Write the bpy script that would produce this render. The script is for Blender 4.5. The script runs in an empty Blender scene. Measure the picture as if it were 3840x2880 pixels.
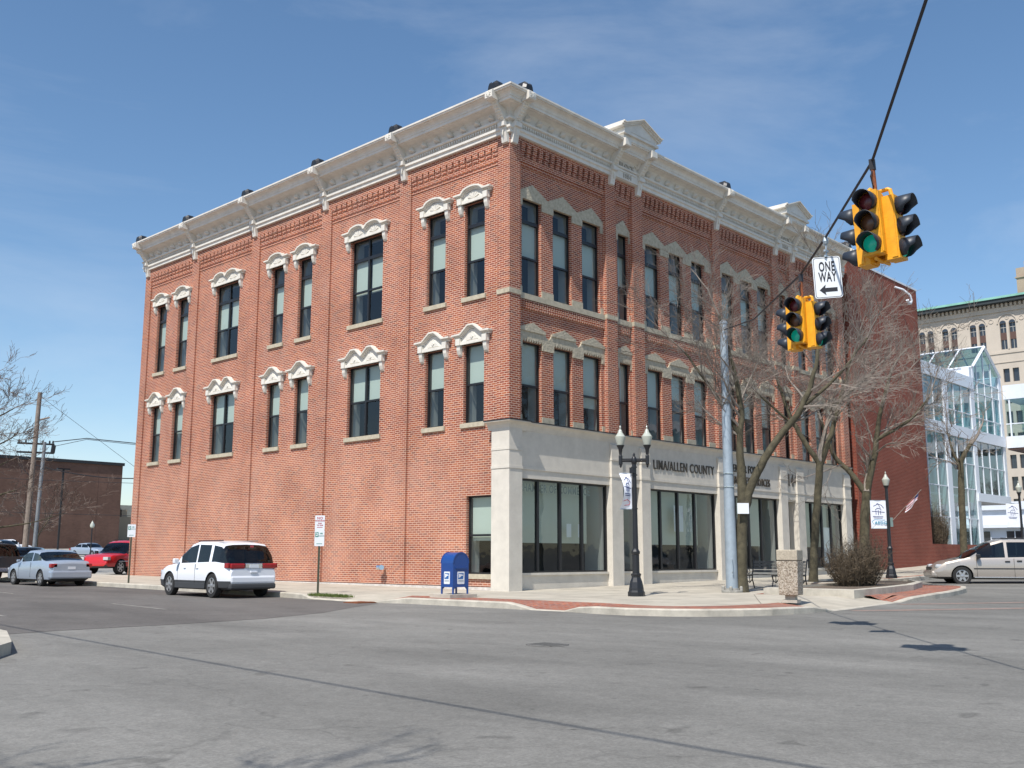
import bpy, bmesh, math, random
from mathutils import Vector, Matrix
R = math.radians
SC = bpy.context.scene
COL = SC.collection

# ------------------------------------------------------------------ camera
YAW, PIT, ROL = 0.8175, 0.16706, 0.00137
cam_d = bpy.data.cameras.new('camera'); cam = bpy.data.objects.new('camera', cam_d); COL.objects.link(cam)
fw = Vector((math.sin(YAW)*math.cos(PIT), math.cos(YAW)*math.cos(PIT), math.sin(PIT)))
rt = Vector((math.cos(YAW), -math.sin(YAW), 0)); up = rt.cross(fw)
rt2 = rt*math.cos(ROL)+up*math.sin(ROL); up2 = -rt*math.sin(ROL)+up*math.cos(ROL)
m = Matrix((rt2, up2, -fw)).transposed().to_4x4(); m.translation = Vector((-23.2545, -21.9288, 1.085))
cam.matrix_world = m
cam_d.sensor_width = 36; cam_d.lens = 3817.24/3840*36; cam_d.clip_end = 3000; cam_d.clip_start = .1
SC.camera = cam

# ------------------------------------------------------------------ light
SUN_AZ, SUN_EL = 196.0, 56.0
sd = Vector((math.cos(R(SUN_AZ))*math.cos(R(SUN_EL)), math.sin(R(SUN_AZ))*math.cos(R(SUN_EL)), math.sin(R(SUN_EL))))
sl = bpy.data.lights.new('sun', 'SUN'); sun = bpy.data.objects.new('sun', sl); COL.objects.link(sun)
sun.rotation_euler = sd.to_track_quat('Z', 'Y').to_euler(); sun.location = (-30, -10, 40)
sl.energy = 5.0; sl.angle = R(.5); sl.color = (1, .95, .88)
w = bpy.data.worlds.new('World'); SC.world = w; w.use_nodes = True
nt = w.node_tree; nt.nodes.clear()
def N(t, typ, **k):
    n = t.nodes.new(typ)
    for a, b in k.items():
        if a[0] == '_':
            n.inputs[int(a[1:])].default_value = b
        else: setattr(n, a, b)
    return n
sky = N(nt, 'ShaderNodeTexSky', sky_type='NISHITA', sun_disc=False, sun_elevation=R(SUN_EL),
        sun_rotation=R(90-SUN_AZ), air_density=1.0, dust_density=.6, ozone_density=2.2, altitude=200)
bg = N(nt, 'ShaderNodeBackground'); bg.inputs[1].default_value = .085
wo = N(nt, 'ShaderNodeOutputWorld')
tc = N(nt, 'ShaderNodeTexCoord')
mp = N(nt, 'ShaderNodeMapping'); mp.inputs['Scale'].default_value = (1.0, 2.0, 5.0); mp.inputs['Rotation'].default_value = (0, .25, .5)
no = N(nt, 'ShaderNodeTexNoise'); no.inputs['Scale'].default_value = 1.5; no.inputs['Detail'].default_value = 8; no.inputs['Roughness'].default_value = .6; no.inputs['Distortion'].default_value = .45
cr = N(nt, 'ShaderNodeValToRGB'); cr.color_ramp.elements[0].position = .46; cr.color_ramp.elements[0].color = (0, 0, 0, 1); cr.color_ramp.elements[1].position = .82; cr.color_ramp.elements[1].color = (.27, .27, .27, 1)
mx = N(nt, 'ShaderNodeMix', data_type='RGBA'); mx.inputs[7].default_value = (9.0, 9.6, 10.4, 1)
L = nt.links.new
L(tc.outputs['Generated'], mp.inputs[0]); L(mp.outputs[0], no.inputs['Vector']); L(no.outputs[0], cr.inputs[0])
L(cr.outputs[0], mx.inputs[0]); hs = N(nt, 'ShaderNodeHueSaturation'); hs.inputs['Saturation'].default_value = 1.1; hs.inputs['Hue'].default_value = .497; hs.inputs['Value'].default_value = 1.6; L(sky.outputs[0], hs.inputs['Color']); L(hs.outputs[0], mx.inputs[6]); L(mx.outputs[2], bg.inputs[0]); L(bg.outputs[0], wo.inputs[0])
SC.view_settings.view_transform = 'Standard'; SC.view_settings.look = 'None'; SC.view_settings.gamma = 1
SC.view_settings.exposure = 0.16
SC.cycles.max_bounces = 6; SC.cycles.transparent_max_bounces = 12
SC.cycles.use_denoising = True

def gz(x, y):
    x = max(x, 0); y = max(y, 0)
    return .012*min(x, 24)+.034*min(max(x-24, 0), 10)+.012*min(max(x-34, 0), 200)+.006*min(y, 40)+.011*min(max(y-40, 0), 150)

# ------------------------------------------------------------------ materials
def mat(name, col, rough=.8, metal=0., spec=.5, var=0., vscale=3., bump=0., bscale=40., coat=0., emit=None, estr=0., alpha=None):
    ma = bpy.data.materials.new(name); ma.use_nodes = True; t = ma.node_tree; b = t.nodes['Principled BSDF']
    b.inputs['Base Color'].default_value = (*col, 1); b.inputs['Roughness'].default_value = rough; b.inputs['Metallic'].default_value = metal
    b.inputs['Specular IOR Level'].default_value = spec; b.inputs['Coat Weight'].default_value = coat
    if emit: b.inputs['Emission Color'].default_value = (*emit, 1); b.inputs['Emission Strength'].default_value = estr
    if var or bump:
        c = N(t, 'ShaderNodeTexCoord')
    if var:
        n = N(t, 'ShaderNodeTexNoise'); n.inputs['Scale'].default_value = vscale; n.inputs['Detail'].default_value = 7; n.inputs['Roughness'].default_value = .65
        t.links.new(c.outputs['Object'], n.inputs['Vector'])
        r = N(t, 'ShaderNodeValToRGB'); r.color_ramp.elements[0].position = .3; r.color_ramp.elements[1].position = .7
        r.color_ramp.elements[0].color = (*[max(0, a*(1-var)) for a in col], 1); r.color_ramp.elements[1].color = (*[min(1, a*(1+var)) for a in col], 1)
        t.links.new(n.outputs[0], r.inputs[0]); t.links.new(r.outputs[0], b.inputs['Base Color'])
    if bump:
        n2 = N(t, 'ShaderNodeTexNoise'); n2.inputs['Scale'].default_value = bscale; n2.inputs['Detail'].default_value = 4
        t.links.new(c.outputs['Object'], n2.inputs['Vector'])
        bp = N(t, 'ShaderNodeBump'); bp.inputs['Strength'].default_value = bump; bp.inputs['Distance'].default_value = .02
        t.links.new(n2.outputs[0], bp.inputs['Height']); t.links.new(bp.outputs[0], b.inputs['Normal'])
    return ma

def brick_mat(name, ramp, mortar, bw=.2205, rh=.0735, ms=.0115, stain=.0, staincol=(.6, .5, .46), depth=.3, low=0.):
    ma = bpy.data.materials.new(name); ma.use_nodes = True; t = ma.node_tree; b = t.nodes['Principled BSDF']; l = t.links.new
    b.inputs['Roughness'].default_value = .88; b.inputs['Specular IOR Level'].default_value = .25
    c = N(t, 'ShaderNodeTexCoord'); s = N(t, 'ShaderNodeSeparateXYZ'); l(c.outputs['Object'], s.inputs[0])
    g = N(t, 'ShaderNodeNewGeometry'); sn = N(t, 'ShaderNodeSeparateXYZ'); l(g.outputs['True Normal'], sn.inputs[0])
    ab = N(t, 'ShaderNodeMath', operation='ABSOLUTE'); l(sn.outputs[0], ab.inputs[0])
    gt = N(t, 'ShaderNodeMath', operation='GREATER_THAN'); gt.inputs[1].default_value = .6; l(ab.outputs[0], gt.inputs[0])
    mxn = N(t, 'ShaderNodeMix', data_type='FLOAT'); l(gt.outputs[0], mxn.inputs[0]); l(s.outputs[0], mxn.inputs[2]); l(s.outputs[1], mxn.inputs[3])
    abz = N(t, 'ShaderNodeMath', operation='ABSOLUTE'); l(sn.outputs[2], abz.inputs[0])
    gz_ = N(t, 'ShaderNodeMath', operation='GREATER_THAN'); gz_.inputs[1].default_value = .7; l(abz.outputs[0], gz_.inputs[0])
    mv = N(t, 'ShaderNodeMix', data_type='FLOAT'); l(gz_.outputs[0], mv.inputs[0]); l(s.outputs[2], mv.inputs[2]); l(s.outputs[1], mv.inputs[3])
    cb = N(t, 'ShaderNodeCombineXYZ'); l(mxn.outputs[0], cb.inputs[0]); l(mv.outputs[0], cb.inputs[1])
    br = N(t, 'ShaderNodeTexBrick'); l(cb.outputs[0], br.inputs['Vector'])
    for k, v in (('Scale', 1), ('Mortar Size', ms), ('Mortar Smooth', .1), ('Bias', 0), ('Brick Width', bw), ('Row Height', rh)): br.inputs[k].default_value = v
    br.inputs['Color1'].default_value = (0, 0, 0, 1); br.inputs['Color2'].default_value = (1, 1, 1, 1); br.inputs['Mortar'].default_value = (.5, .5, .5, 1)
    rp = N(t, 'ShaderNodeValToRGB'); e = rp.color_ramp.elements
    e[0].position = 0; e[0].color = (*ramp[0], 1); e[1].position = 1; e[1].color = (*ramp[-1], 1)
    for i, cc in enumerate(ramp[1:-1]): x = e.new((i+1)/(len(ramp)-1)); x.color = (*cc, 1)
    l(br.outputs['Color'], rp.inputs[0])
    m1 = N(t, 'ShaderNodeMix', data_type='RGBA'); l(br.outputs['Fac'], m1.inputs[0]); l(rp.outputs[0], m1.inputs[6]); m1.inputs[7].default_value = (*mortar, 1)
    # slow tone drift over the wall
    n1 = N(t, 'ShaderNodeTexNoise'); n1.inputs['Scale'].default_value = .55; n1.inputs['Detail'].default_value = 6; l(c.outputs['Object'], n1.inputs['Vector'])
    r1 = N(t, 'ShaderNodeMapRange'); r1.inputs[1].default_value = .3; r1.inputs[2].default_value = .7; r1.inputs[3].default_value = .84; r1.inputs[4].default_value = 1.14; l(n1.outputs[0], r1.inputs[0])
    m2 = N(t, 'ShaderNodeMix', data_type='RGBA', blend_type='MULTIPLY'); m2.inputs[0].default_value = 1; l(m1.outputs[2], m2.inputs[6]); l(r1.outputs[0], m2.inputs[7])
    out = m2.outputs[2]
    if stain:
        n3 = N(t, 'ShaderNodeTexNoise'); n3.inputs['Scale'].default_value = .8; n3.inputs['Detail'].default_value = 9; n3.inputs['Roughness'].default_value = .72
        mpp = N(t, 'ShaderNodeMapping'); mpp.inputs['Location'].default_value = (3, 7, 1); mpp.inputs['Scale'].default_value = (1, 1, .55); l(c.outputs['Object'], mpp.inputs[0]); l(mpp.outputs[0], n3.inputs['Vector'])
        r3 = N(t, 'ShaderNodeMapRange'); r3.inputs[1].default_value = .5; r3.inputs[2].default_value = .72; r3.inputs[3].default_value = 0; r3.inputs[4].default_value = stain; l(n3.outputs[0], r3.inputs[0])
        m3 = N(t, 'ShaderNodeMix', data_type='RGBA'); l(r3.outputs[0], m3.inputs[0]); l(out, m3.inputs[6]); m3.inputs[7].default_value = (*staincol, 1); out = m3.outputs[2]
    if low:   # repointed, paler brickwork of the ground floor
        r4 = N(t, 'ShaderNodeMapRange'); r4.inputs[1].default_value = 4.6; r4.inputs[2].default_value = 5.6; r4.inputs[3].default_value = low; r4.inputs[4].default_value = 0; l(s.outputs[2], r4.inputs[0])
        ad = N(t, 'ShaderNodeMath', operation='MULTIPLY'); mr = N(t, 'ShaderNodeMapRange'); mr.inputs[1].default_value = .3; mr.inputs[2].default_value = .65; mr.inputs[3].default_value = .5; mr.inputs[4].default_value = 1.6; l(n1.outputs[0], mr.inputs[0]); l(mr.outputs[0], ad.inputs[0]); l(r4.outputs[0], ad.inputs[1])
        m5 = N(t, 'ShaderNodeMix', data_type='RGBA'); l(ad.outputs[0], m5.inputs[0]); l(out, m5.inputs[6]); m5.inputs[7].default_value = (.62, .36, .25, 1); out = m5.outputs[2]
    l(out, b.inputs['Base Color'])
    bp = N(t, 'ShaderNodeBump', invert=True); bp.inputs['Strength'].default_value = depth; bp.inputs['Distance'].default_value = .01; l(br.outputs['Fac'], bp.inputs['Height']); l(bp.outputs[0], b.inputs['Normal'])
    return ma

def glass_mat(name, tint=(.75, .85, .85), refl=1.0, rough=.02):
    ma = bpy.data.materials.new(name); ma.use_nodes = True; t = ma.node_tree; t.nodes.clear(); l = t.links.new
    o = N(t, 'ShaderNodeOutputMaterial'); tr = N(t, 'ShaderNodeBsdfTransparent'); tr.inputs[0].default_value = (*tint, 1)
    gl = N(t, 'ShaderNodeBsdfGlossy'); gl.inputs['Roughness'].default_value = rough
    g = N(t, 'ShaderNodeNewGeometry'); dt = N(t, 'ShaderNodeVectorMath', operation='DOT_PRODUCT'); l(g.outputs['Normal'], dt.inputs[0]); l(g.outputs['Incoming'], dt.inputs[1])
    ab = N(t, 'ShaderNodeMath', operation='ABSOLUTE'); l(dt.outputs['Value'], ab.inputs[0]); su = N(t, 'ShaderNodeMath', operation='SUBTRACT'); su.inputs[0].default_value = 1; l(ab.outputs[0], su.inputs[1])
    pw = N(t, 'ShaderNodeMath', operation='POWER'); pw.inputs[1].default_value = 4.2; l(su.outputs[0], pw.inputs[0])
    mu = N(t, 'ShaderNodeMath', operation='MULTIPLY_ADD'); mu.inputs[1].default_value = .95; mu.inputs[2].default_value = .055*refl; mu.use_clamp = True; l(pw.outputs[0], mu.inputs[0])
    tcn = N(t, 'ShaderNodeTexCoord'); wn = N(t, 'ShaderNodeTexNoise'); wn.inputs['Scale'].default_value = 1.3; l(tcn.outputs['Object'], wn.inputs['Vector'])
    wb = N(t, 'ShaderNodeBump'); wb.inputs['Strength'].default_value = .12; wb.inputs['Distance'].default_value = .05; l(wn.outputs[0], wb.inputs['Height']); l(wb.outputs[0], gl.inputs['Normal'])
    ms = N(t, 'ShaderNodeMixShader'); l(mu.outputs[0], ms.inputs[0]); l(tr.outputs[0], ms.inputs[1]); l(gl.outputs[0], ms.inputs[2]); l(ms.outputs[0], o.inputs[0])
    return ma

M = {}
M['brick'] = brick_mat('old_red_brick', [(.16, .055, .038), (.27, .064, .034), (.32, .082, .038), (.37, .11, .045), (.22, .06, .04), (.30, .074, .035)], (.61, .415, .32), stain=.20, staincol=(.50, .37, .31), low=.12, ms=.0105)
M['brick2'] = brick_mat('dark_red_brick', [(.17, .032, .02), (.22, .045, .026), (.20, .04, .024), (.24, .052, .03)], (.30, .17, .13), stain=.0, ms=.008)
M['brownwall'] = brick_mat('brown_brick', [(.115, .066, .05), (.14, .08, .06), (.125, .072, .055)], (.15, .095, .078), bw=.4, rh=.2, ms=.01, depth=.1)
M['paver'] = brick_mat('brick_paver', [(.22, .07, .045), (.34, .12, .07), (.28, .10, .065), (.18, .08, .065)], (.25, .19, .16), bw=.2, rh=.1, ms=.008, stain=.35, staincol=(.3, .26, .22))
M['trim'] = mat('white_trim_paint', (.68, .65, .58), .6, var=.12, vscale=5)
M['cornice'] = mat('cornice_paint', (.67, .64, .58), .6, var=.11, vscale=3)
M['stone'] = mat('buff_limestone', (.45, .40, .30), .85, var=.2, vscale=6, bump=.25)
M['stonec'] = mat('carved_limestone', (.45, .40, .30), .85, var=.25, vscale=9, bump=1., bscale=14)
M['stucco'] = mat('cream_stucco', (.60, .56, .49), .9, var=.09, vscale=2.5, bump=.15, bscale=120)
M['found'] = mat('painted_foundation', (.55, .51, .47), .9, var=.25, vscale=5, bump=.3)
M['relief'] = mat('relief_letter', (.44, .41, .36), .7)  # darker than the cornice paint; the letters' shading is put into the colour
M['frame'] = mat('black_window_frame', (.012, .012, .014), .4)
M['blind'] = mat('pale_green_blind', (.52, .56, .49), .8)
M['room'] = mat('dark_interior', (.05, .052, .058), .9)
M['lining'] = mat('interior_lining', (.36, .36, .34), .8)
M['glass'] = glass_mat('window_glass', (.84, .9, .9), 1.25)
M['glassr'] = glass_mat('atrium_glass', (.55, .72, .72), 2.0, .03)
M['carglass'] = glass_mat('car_glass', (.10, .12, .12), 1.1, .03)
M['black'] = mat('black_paint', (.014, .015, .018), .42)
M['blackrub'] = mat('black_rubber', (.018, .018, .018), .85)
M['darkplastic'] = mat('grey_plastic', (.045, .047, .05), .6)
M['letter'] = mat('dark_bronze_letter', (.05, .04, .03), .5)
M['galv'] = mat('galvanised_steel', (.34, .40, .45), .5, .35, var=.14, vscale=3)
M['conc'] = mat('sidewalk_concrete', (.40, .365, .30), .92, var=.22, vscale=.9, bump=.1, bscale=90)
M['kerb'] = mat('kerb_concrete', (.44, .405, .34), .92, var=.25, vscale=2.2, bump=.3)
M['mulch'] = mat('mulch', (.13, .10, .075), 1, var=.6, vscale=30, bump=1, bscale=60)
M['bark'] = mat('mossy_bark', (.078, .068, .042), .95, var=.45, vscale=5, bump=.8, bscale=30)
M['twig'] = mat('grey_twig', (.22, .188, .16), .9, var=.3, vscale=1.5)
M['twigfar'] = mat('far_twig', (.15, .115, .095), .9, var=.2)
M['twigd'] = mat('bush_twig', (.125, .095, .062), .9, var=.75, vscale=9)
M['sigy'] = mat('signal_yellow', (.80, .37, .015), .5, var=.16, vscale=7)
M['visor'] = mat('visor_black', (.025, .032, .045), .45)
M['rust'] = mat('rusty_steel', (.20, .06, .02), .8, var=.5, vscale=30)
M['lred'] = mat('red_lens_off', (.14, .02, .025), .25)
M['lamb'] = mat('amber_lens_off', (.14, .06, .03), .25)
M['lgrn'] = mat('green_lens_lit', (.0, .2, .14), .2, emit=(.01, .45, .32), estr=.25)
M['signw'] = mat('sign_white', (.72, .75, .78), .5)
M['signk'] = mat('sign_black', (.012, .013, .02), .5)
M['signg'] = mat('sign_green', (.02, .22, .16), .5)
M['signr'] = mat('sign_red', (.45, .06, .07), .5)
M['banner'] = mat('banner_cloth', (.74, .77, .84), .8, var=.1, vscale=4)
M['navy'] = mat('navy_print', (.03, .05, .16), .8)
M['teal'] = mat('teal_print', (.03, .25, .38), .8)
M['mail'] = mat('mailbox_blue', (.008, .055, .24), .35, coat=.3)
M['lampglass'] = mat('acrylic_globe', (.44, .46, .40), .12, spec=.7)
M['chrome'] = mat('chrome', (.7, .7, .72), .18, 1.)
M['agg'] = None
M['white_car'] = mat('white_car_paint', (.76, .78, .82), .3, coat=.6)
M['silver_car'] = mat('silver_blue_paint', (.36, .42, .50), .32, .35, coat=.6)
M['champ'] = mat('champagne_paint', (.42, .38, .34), .32, .4, coat=.6)
M['red_car'] = mat('red_car_paint', (.50, .012, .015), .3, coat=.6)
M['dark_car'] = mat('dark_grey_paint', (.02, .021, .024), .42, coat=.2)
M['blue_car'] = mat('dark_blue_paint', (.04, .06, .08), .3, coat=.6)
M['taill'] = mat('tail_lamp', (.30, .008, .01), .2, coat=.5)
M['headl'] = mat('head_lamp', (.6, .62, .64), .12, .3, coat=.6)
M['rim'] = mat('alloy_rim', (.5, .5, .52), .3, .8)
M['limestone2'] = mat('tower_limestone', (.50, .44, .37), .9, var=.08, vscale=.3)
M['copper'] = mat('verdigris', (.22, .46, .38), .8, var=.2, vscale=.5)
M['white_panel'] = mat('white_panel', (.70, .74, .80), .5, var=.05, vscale=.7)
M['darkwin'] = mat('dark_window', (.03, .035, .045), .12, spec=.8)
M['spandrel'] = mat('brown_spandrel', (.10, .055, .045), .7)
M['wood'] = mat('weathered_pole', (.22, .18, .15), .9, var=.3, vscale=3)
M['wire'] = mat('black_cable', (.02, .02, .025), .6)
M['grass'] = mat('weedy_grass', (.10, .14, .03), 1, var=.5, vscale=25, bump=1, bscale=60)
M['paintline'] = mat('worn_line_paint', (.25, .24, .215), .9, var=.4, vscale=6)
M['iron'] = mat('cast_iron_cover', (.14, .135, .125), .8, var=.3, vscale=12, bump=.5)

def aggregate():
    ma = bpy.data.materials.new('pebble_aggregate'); ma.use_nodes = True; t = ma.node_tree; b = t.nodes['Principled BSDF']; l = t.links.new
    c = N(t, 'ShaderNodeTexCoord'); v = N(t, 'ShaderNodeTexVoronoi'); v.inputs['Scale'].default_value = 46; l(c.outputs['Object'], v.inputs['Vector'])
    r = N(t, 'ShaderNodeValToRGB'); e = r.color_ramp.elements; e[0].color = (.20, .17, .13, 1); e[1].color = (.52, .47, .39, 1)
    for p, cc in ((.3, (.22, .17, .12, 1)), (.45, (.50, .44, .35, 1)), (.7, (.33, .28, .22, 1))): x = e.new(p); x.color = cc
    s = N(t, 'ShaderNodeSeparateColor'); l(v.outputs['Color'], s.inputs[0]); l(s.outputs[0], r.inputs[0]); l(r.outputs[0], b.inputs['Base Color'])
    bp = N(t, 'ShaderNodeBump', invert=True); bp.inputs['Strength'].default_value = .7; bp.inputs['Distance'].default_value = .01; l(v.outputs['Distance'], bp.inputs['Height']); l(bp.outputs[0], b.inputs['Normal'])
    b.inputs['Roughness'].default_value = .85
    return ma
M['agg'] = aggregate()

def asphalt(name, a, b_, crack=True):
    ma = bpy.data.materials.new(name); ma.use_nodes = True; t = ma.node_tree; b = t.nodes['Principled BSDF']; l = t.links.new
    b.inputs['Roughness'].default_value = .9; b.inputs['Specular IOR Level'].default_value = .3
    c = N(t, 'ShaderNodeTexCoord')
    def noise(sc, det, rough, mscale=(1, 1, 1), rot=0):
        mp = N(t, 'ShaderNodeMapping'); mp.inputs['Scale'].default_value = mscale; mp.inputs['Rotation'].default_value = (0, 0, rot); l(c.outputs['Object'], mp.inputs[0])
        n = N(t, 'ShaderNodeTexNoise'); n.inputs['Scale'].default_value = sc; n.inputs['Detail'].default_value = det; n.inputs['Roughness'].default_value = rough; n.inputs['Distortion'].default_value = .4; l(mp.outputs[0], n.inputs['Vector']); return n.outputs[0]
    big = noise(.22, 5, .55, (1, .45, 1), -.35); mid = noise(1.1, 8, .7, (1, .5, 1), .6); fine = noise(38, 3, .8); grain = noise(7.5, 4, .85)
    r = N(t, 'ShaderNodeValToRGB'); r.color_ramp.elements[0].position = .32; r.color_ramp.elements[1].position = .68; r.color_ramp.elements[0].color = (*a, 1); r.color_ramp.elements[1].color = (*b_, 1)
    l(big, r.inputs[0])
    def mult(col, fac, lo, hi, f0=.3, f1=.7):
        mr = N(t, 'ShaderNodeMapRange'); mr.inputs[1].default_value = f0; mr.inputs[2].default_value = f1; mr.inputs[3].default_value = lo; mr.inputs[4].default_value = hi; l(fac, mr.inputs[0])
        x = N(t, 'ShaderNodeMix', data_type='RGBA', blend_type='MULTIPLY'); x.inputs[0].default_value = 1; l(col, x.inputs[6]); l(mr.outputs[0], x.inputs[7]); return x.outputs[2]
    o = mult(r.outputs[0], mid, .84, 1.12); o = mult(o, fine, .78, 1.24); o = mult(o, grain, .86, 1.13)
    # oil spots
    sp = noise(2.3, 3, .5); o = mult(o, sp, .72, 1.0, .27, .34)
    vd = N(t, 'ShaderNodeTexVoronoi'); vd.inputs['Scale'].default_value = 1.7; l(c.outputs['Object'], vd.inputs['Vector']); o = mult(o, vd.outputs['Distance'], .6, 1., .03, .055)
    tar = noise(.42, 4, .6, (1, .28, 1), .9); o = mult(o, tar, .88, 1.03, .38, .58)
    if crack:
        for sc_, rot_, th in ((.12, .3, .003),):
            mp = N(t, 'ShaderNodeMapping'); mp.inputs['Rotation'].default_value = (0, 0, rot_); l(c.outputs['Object'], mp.inputs[0])
            dn = N(t, 'ShaderNodeTexNoise'); dn.inputs['Scale'].default_value = .8; dn.inputs['Detail'].default_value = 5; l(mp.outputs[0], dn.inputs['Vector'])
            ad = N(t, 'ShaderNodeMix', data_type='RGBA', blend_type='LINEAR_LIGHT'); ad.inputs[0].default_value = .8; l(mp.outputs[0], ad.inputs[6]); l(dn.outputs['Color'], ad.inputs[7])
            v = N(t, 'ShaderNodeTexVoronoi', feature='DISTANCE_TO_EDGE'); v.inputs['Scale'].default_value = sc_; l(ad.outputs[2], v.inputs['Vector'])
            o = mult(o, v.outputs['Distance'], .82, 1, 0, th)
    l(o, b.inputs['Base Color'])
    bp = N(t, 'ShaderNodeBump'); bp.inputs['Strength'].default_value = .25; bp.inputs['Distance'].default_value = .01; l(fine, bp.inputs['Height']); l(bp.outputs[0], b.inputs['Normal'])
    return ma
M['asphalt'] = asphalt('worn_asphalt', (.145, .141, .129), (.212, .206, .189))
M['asphalt2'] = asphalt('darker_asphalt', (.102, .095, .088), (.14, .13, .12), False)
M['lot'] = asphalt('lot_concrete', (.30, .29, .265), (.36, .345, .31), False)
M['gnd'] = mat('open_ground', (.2, .19, .15), 1, var=.3, vscale=.05)

# ------------------------------------------------------------------ mesh tools
class MB:
    def __init__(s, T=None): s.v = []; s.f = []; s.T = T; s.mi = []
    def add(s, vs, fs, mi=0):
        o = len(s.v)
        s.v += [s.T(*p) if s.T else tuple(p) for p in vs]
        s.f += [tuple(o+i for i in f) for f in fs]; s.mi += [mi]*len(fs)
    def box(s, x0, x1, y0, y1, z0, z1, mi=0):
        s.add([(x0, y0, z0), (x1, y0, z0), (x1, y1, z0), (x0, y1, z0), (x0, y0, z1), (x1, y0, z1), (x1, y1, z1), (x0, y1, z1)],
              [(0, 3, 2, 1), (4, 5, 6, 7), (0, 1, 5, 4), (1, 2, 6, 5), (2, 3, 7, 6), (3, 0, 4, 7)], mi)
    def quad(s, *p, mi=0): s.add(p, [tuple(range(len(p)))], mi)
    def prism(s, poly, ax, a0, a1, mi=0):   # poly in the other two axes, order kept
        n = len(poly)
        def P(q, a):
            q = list(q); q.insert(ax, a); return tuple(q)
        s.add([P(q, a0) for q in poly]+[P(q, a1) for q in poly],
              [tuple(range(n))[::-1], tuple(range(n, 2*n))]+[(i, (i+1) % n, n+(i+1) % n, n+i) for i in range(n)], mi)
    def tube(s, pts, rad, n=6, cap=True, mi=0):
        pts = [Vector(p) for p in pts]; rings = []
        ref = None
        for i, p in enumerate(pts):
            d = (pts[min(i+1, len(pts)-1)]-pts[max(i-1, 0)])
            if d.length < 1e-9: d = Vector((0, 0, 1))
            d.normalize()
            if ref is None: ref = Vector((1, 0, 0)) if abs(d.x) < .8 else Vector((0, 1, 0))
            a = d.cross(ref).normalized(); b = d.cross(a).normalized(); ref = -a.cross(d) if False else ref
            r = rad[i] if isinstance(rad, (list, tuple)) else rad
            rings.append([p+(a*math.cos(2*math.pi*k/n)+b*math.sin(2*math.pi*k/n))*r for k in range(n)])
        fs = []
        for i in range(len(rings)-1):
            for k in range(n): fs.append((i*n+k, i*n+(k+1) % n, (i+1)*n+(k+1) % n, (i+1)*n+k))
        if cap: fs.append(tuple(range(n))[::-1]); fs.append(tuple((len(rings)-1)*n+k for k in range(n)))
        s.add([tuple(q) for r in rings for q in r], fs, mi)
    def lathe(s, prof, n=16, c=(0, 0, 0), mi=0, ph=0):
        vs = []; fs = []
        for r, z in prof:
            for k in range(n): a = 2*math.pi*(k+ph)/n; vs.append((c[0]+r*math.cos(a), c[1]+r*math.sin(a), c[2]+z))
        for i in range(len(prof)-1):
            for k in range(n): fs.append((i*n+k, i*n+(k+1) % n, (i+1)*n+(k+1) % n, (i+1)*n+k))
        fs.append(tuple(range(n))[::-1]); fs.append(tuple((len(prof)-1)*n+k for k in range(n)))
        s.add(vs, fs, mi)
    def build(s, name, ma, parent=None, smooth=False, recalc=True, loc=None):
        me = bpy.data.meshes.new(name); me.from_pydata(s.v, [], s.f)
        for x in (ma if isinstance(ma, (list, tuple)) else [ma]): me.materials.append(x)
        for p, i in zip(me.polygons, s.mi): p.material_index = i
        if recalc:
            bm = bmesh.new(); bm.from_mesh(me); bmesh.ops.recalc_face_normals(bm, faces=bm.faces); bm.to_mesh(me); bm.free()
        if smooth:
            me.polygons.foreach_set('use_smooth', [True]*len(me.polygons)); me.set_sharp_from_angle(angle=R(40))
        me.update()
        o = bpy.data.objects.new(name, me); COL.objects.link(o)
        if parent: o.parent = parent
        if loc: o.location = loc
        return o

def build_each(mb, name, ma, parent, **k):
    """one object per connected piece"""
    par = list(range(len(mb.v)))
    def fd(a):
        while par[a] != a: par[a] = par[par[a]]; a = par[a]
        return a
    for f in mb.f:
        for q in f[1:]: par[fd(q)] = fd(f[0])
    gr = {}
    for f, mi in zip(mb.f, mb.mi): gr.setdefault(fd(f[0]), []).append((f, mi))
    res = []
    for fs in gr.values():
        m2 = MB(); idx = {}
        for f, mi in fs:
            for q in f:
                if q not in idx: idx[q] = len(m2.v); m2.v.append(mb.v[q])
            m2.f.append(tuple(idx[q] for q in f)); m2.mi.append(mi)
        res.append(m2.build(name, ma, parent, **k))
    return res
def tag(o, label=None, cat=None, group=None, kind=None):
    if label: o['label'] = label
    if cat: o['category'] = cat
    if group: o['group'] = group
    if kind: o['kind'] = kind
    return o
def empty(name, loc=(0, 0, 0), rz=0):
    o = bpy.data.objects.new(name, None); COL.objects.link(o); o.location = loc; o.rotation_euler = (0, 0, rz); o.empty_display_size = .3
    return o
def kids(o): return [c for c in bpy.data.objects if c.parent == o]
def copy_tree(o, parent=None):
    c = o.copy(); COL.objects.link(c); c.parent = parent
    for ch in kids(o): copy_tree(ch, c)
    return c
def text(name, body, ma, parent, loc, rot, size, ext=.01, off=0., ax='CENTER', sx=1.):
    cu = bpy.data.curves.new(name, 'FONT'); cu.body = body; cu.size = size; cu.extrude = ext; cu.offset = off; cu.align_x = ax; cu.align_y = 'CENTER'; cu.space_character = 1.12; cu.resolution_u = 3
    cu.materials.append(ma); tmp = bpy.data.objects.new('tmp_text', cu); COL.objects.link(tmp); me = bpy.data.meshes.new_from_object(tmp.evaluated_get(bpy.context.evaluated_depsgraph_get()))
    bpy.data.objects.remove(tmp); o = bpy.data.objects.new(name, me); COL.objects.link(o); o.parent = parent; o.location = loc; o.rotation_euler = rot; o.scale = (sx, 1, 1)
    return o
TX = (R(90), 0, 0)              # text on the long front, reading along +x
TLX = (R(90), 0, R(-90))        # text on the side front

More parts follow.
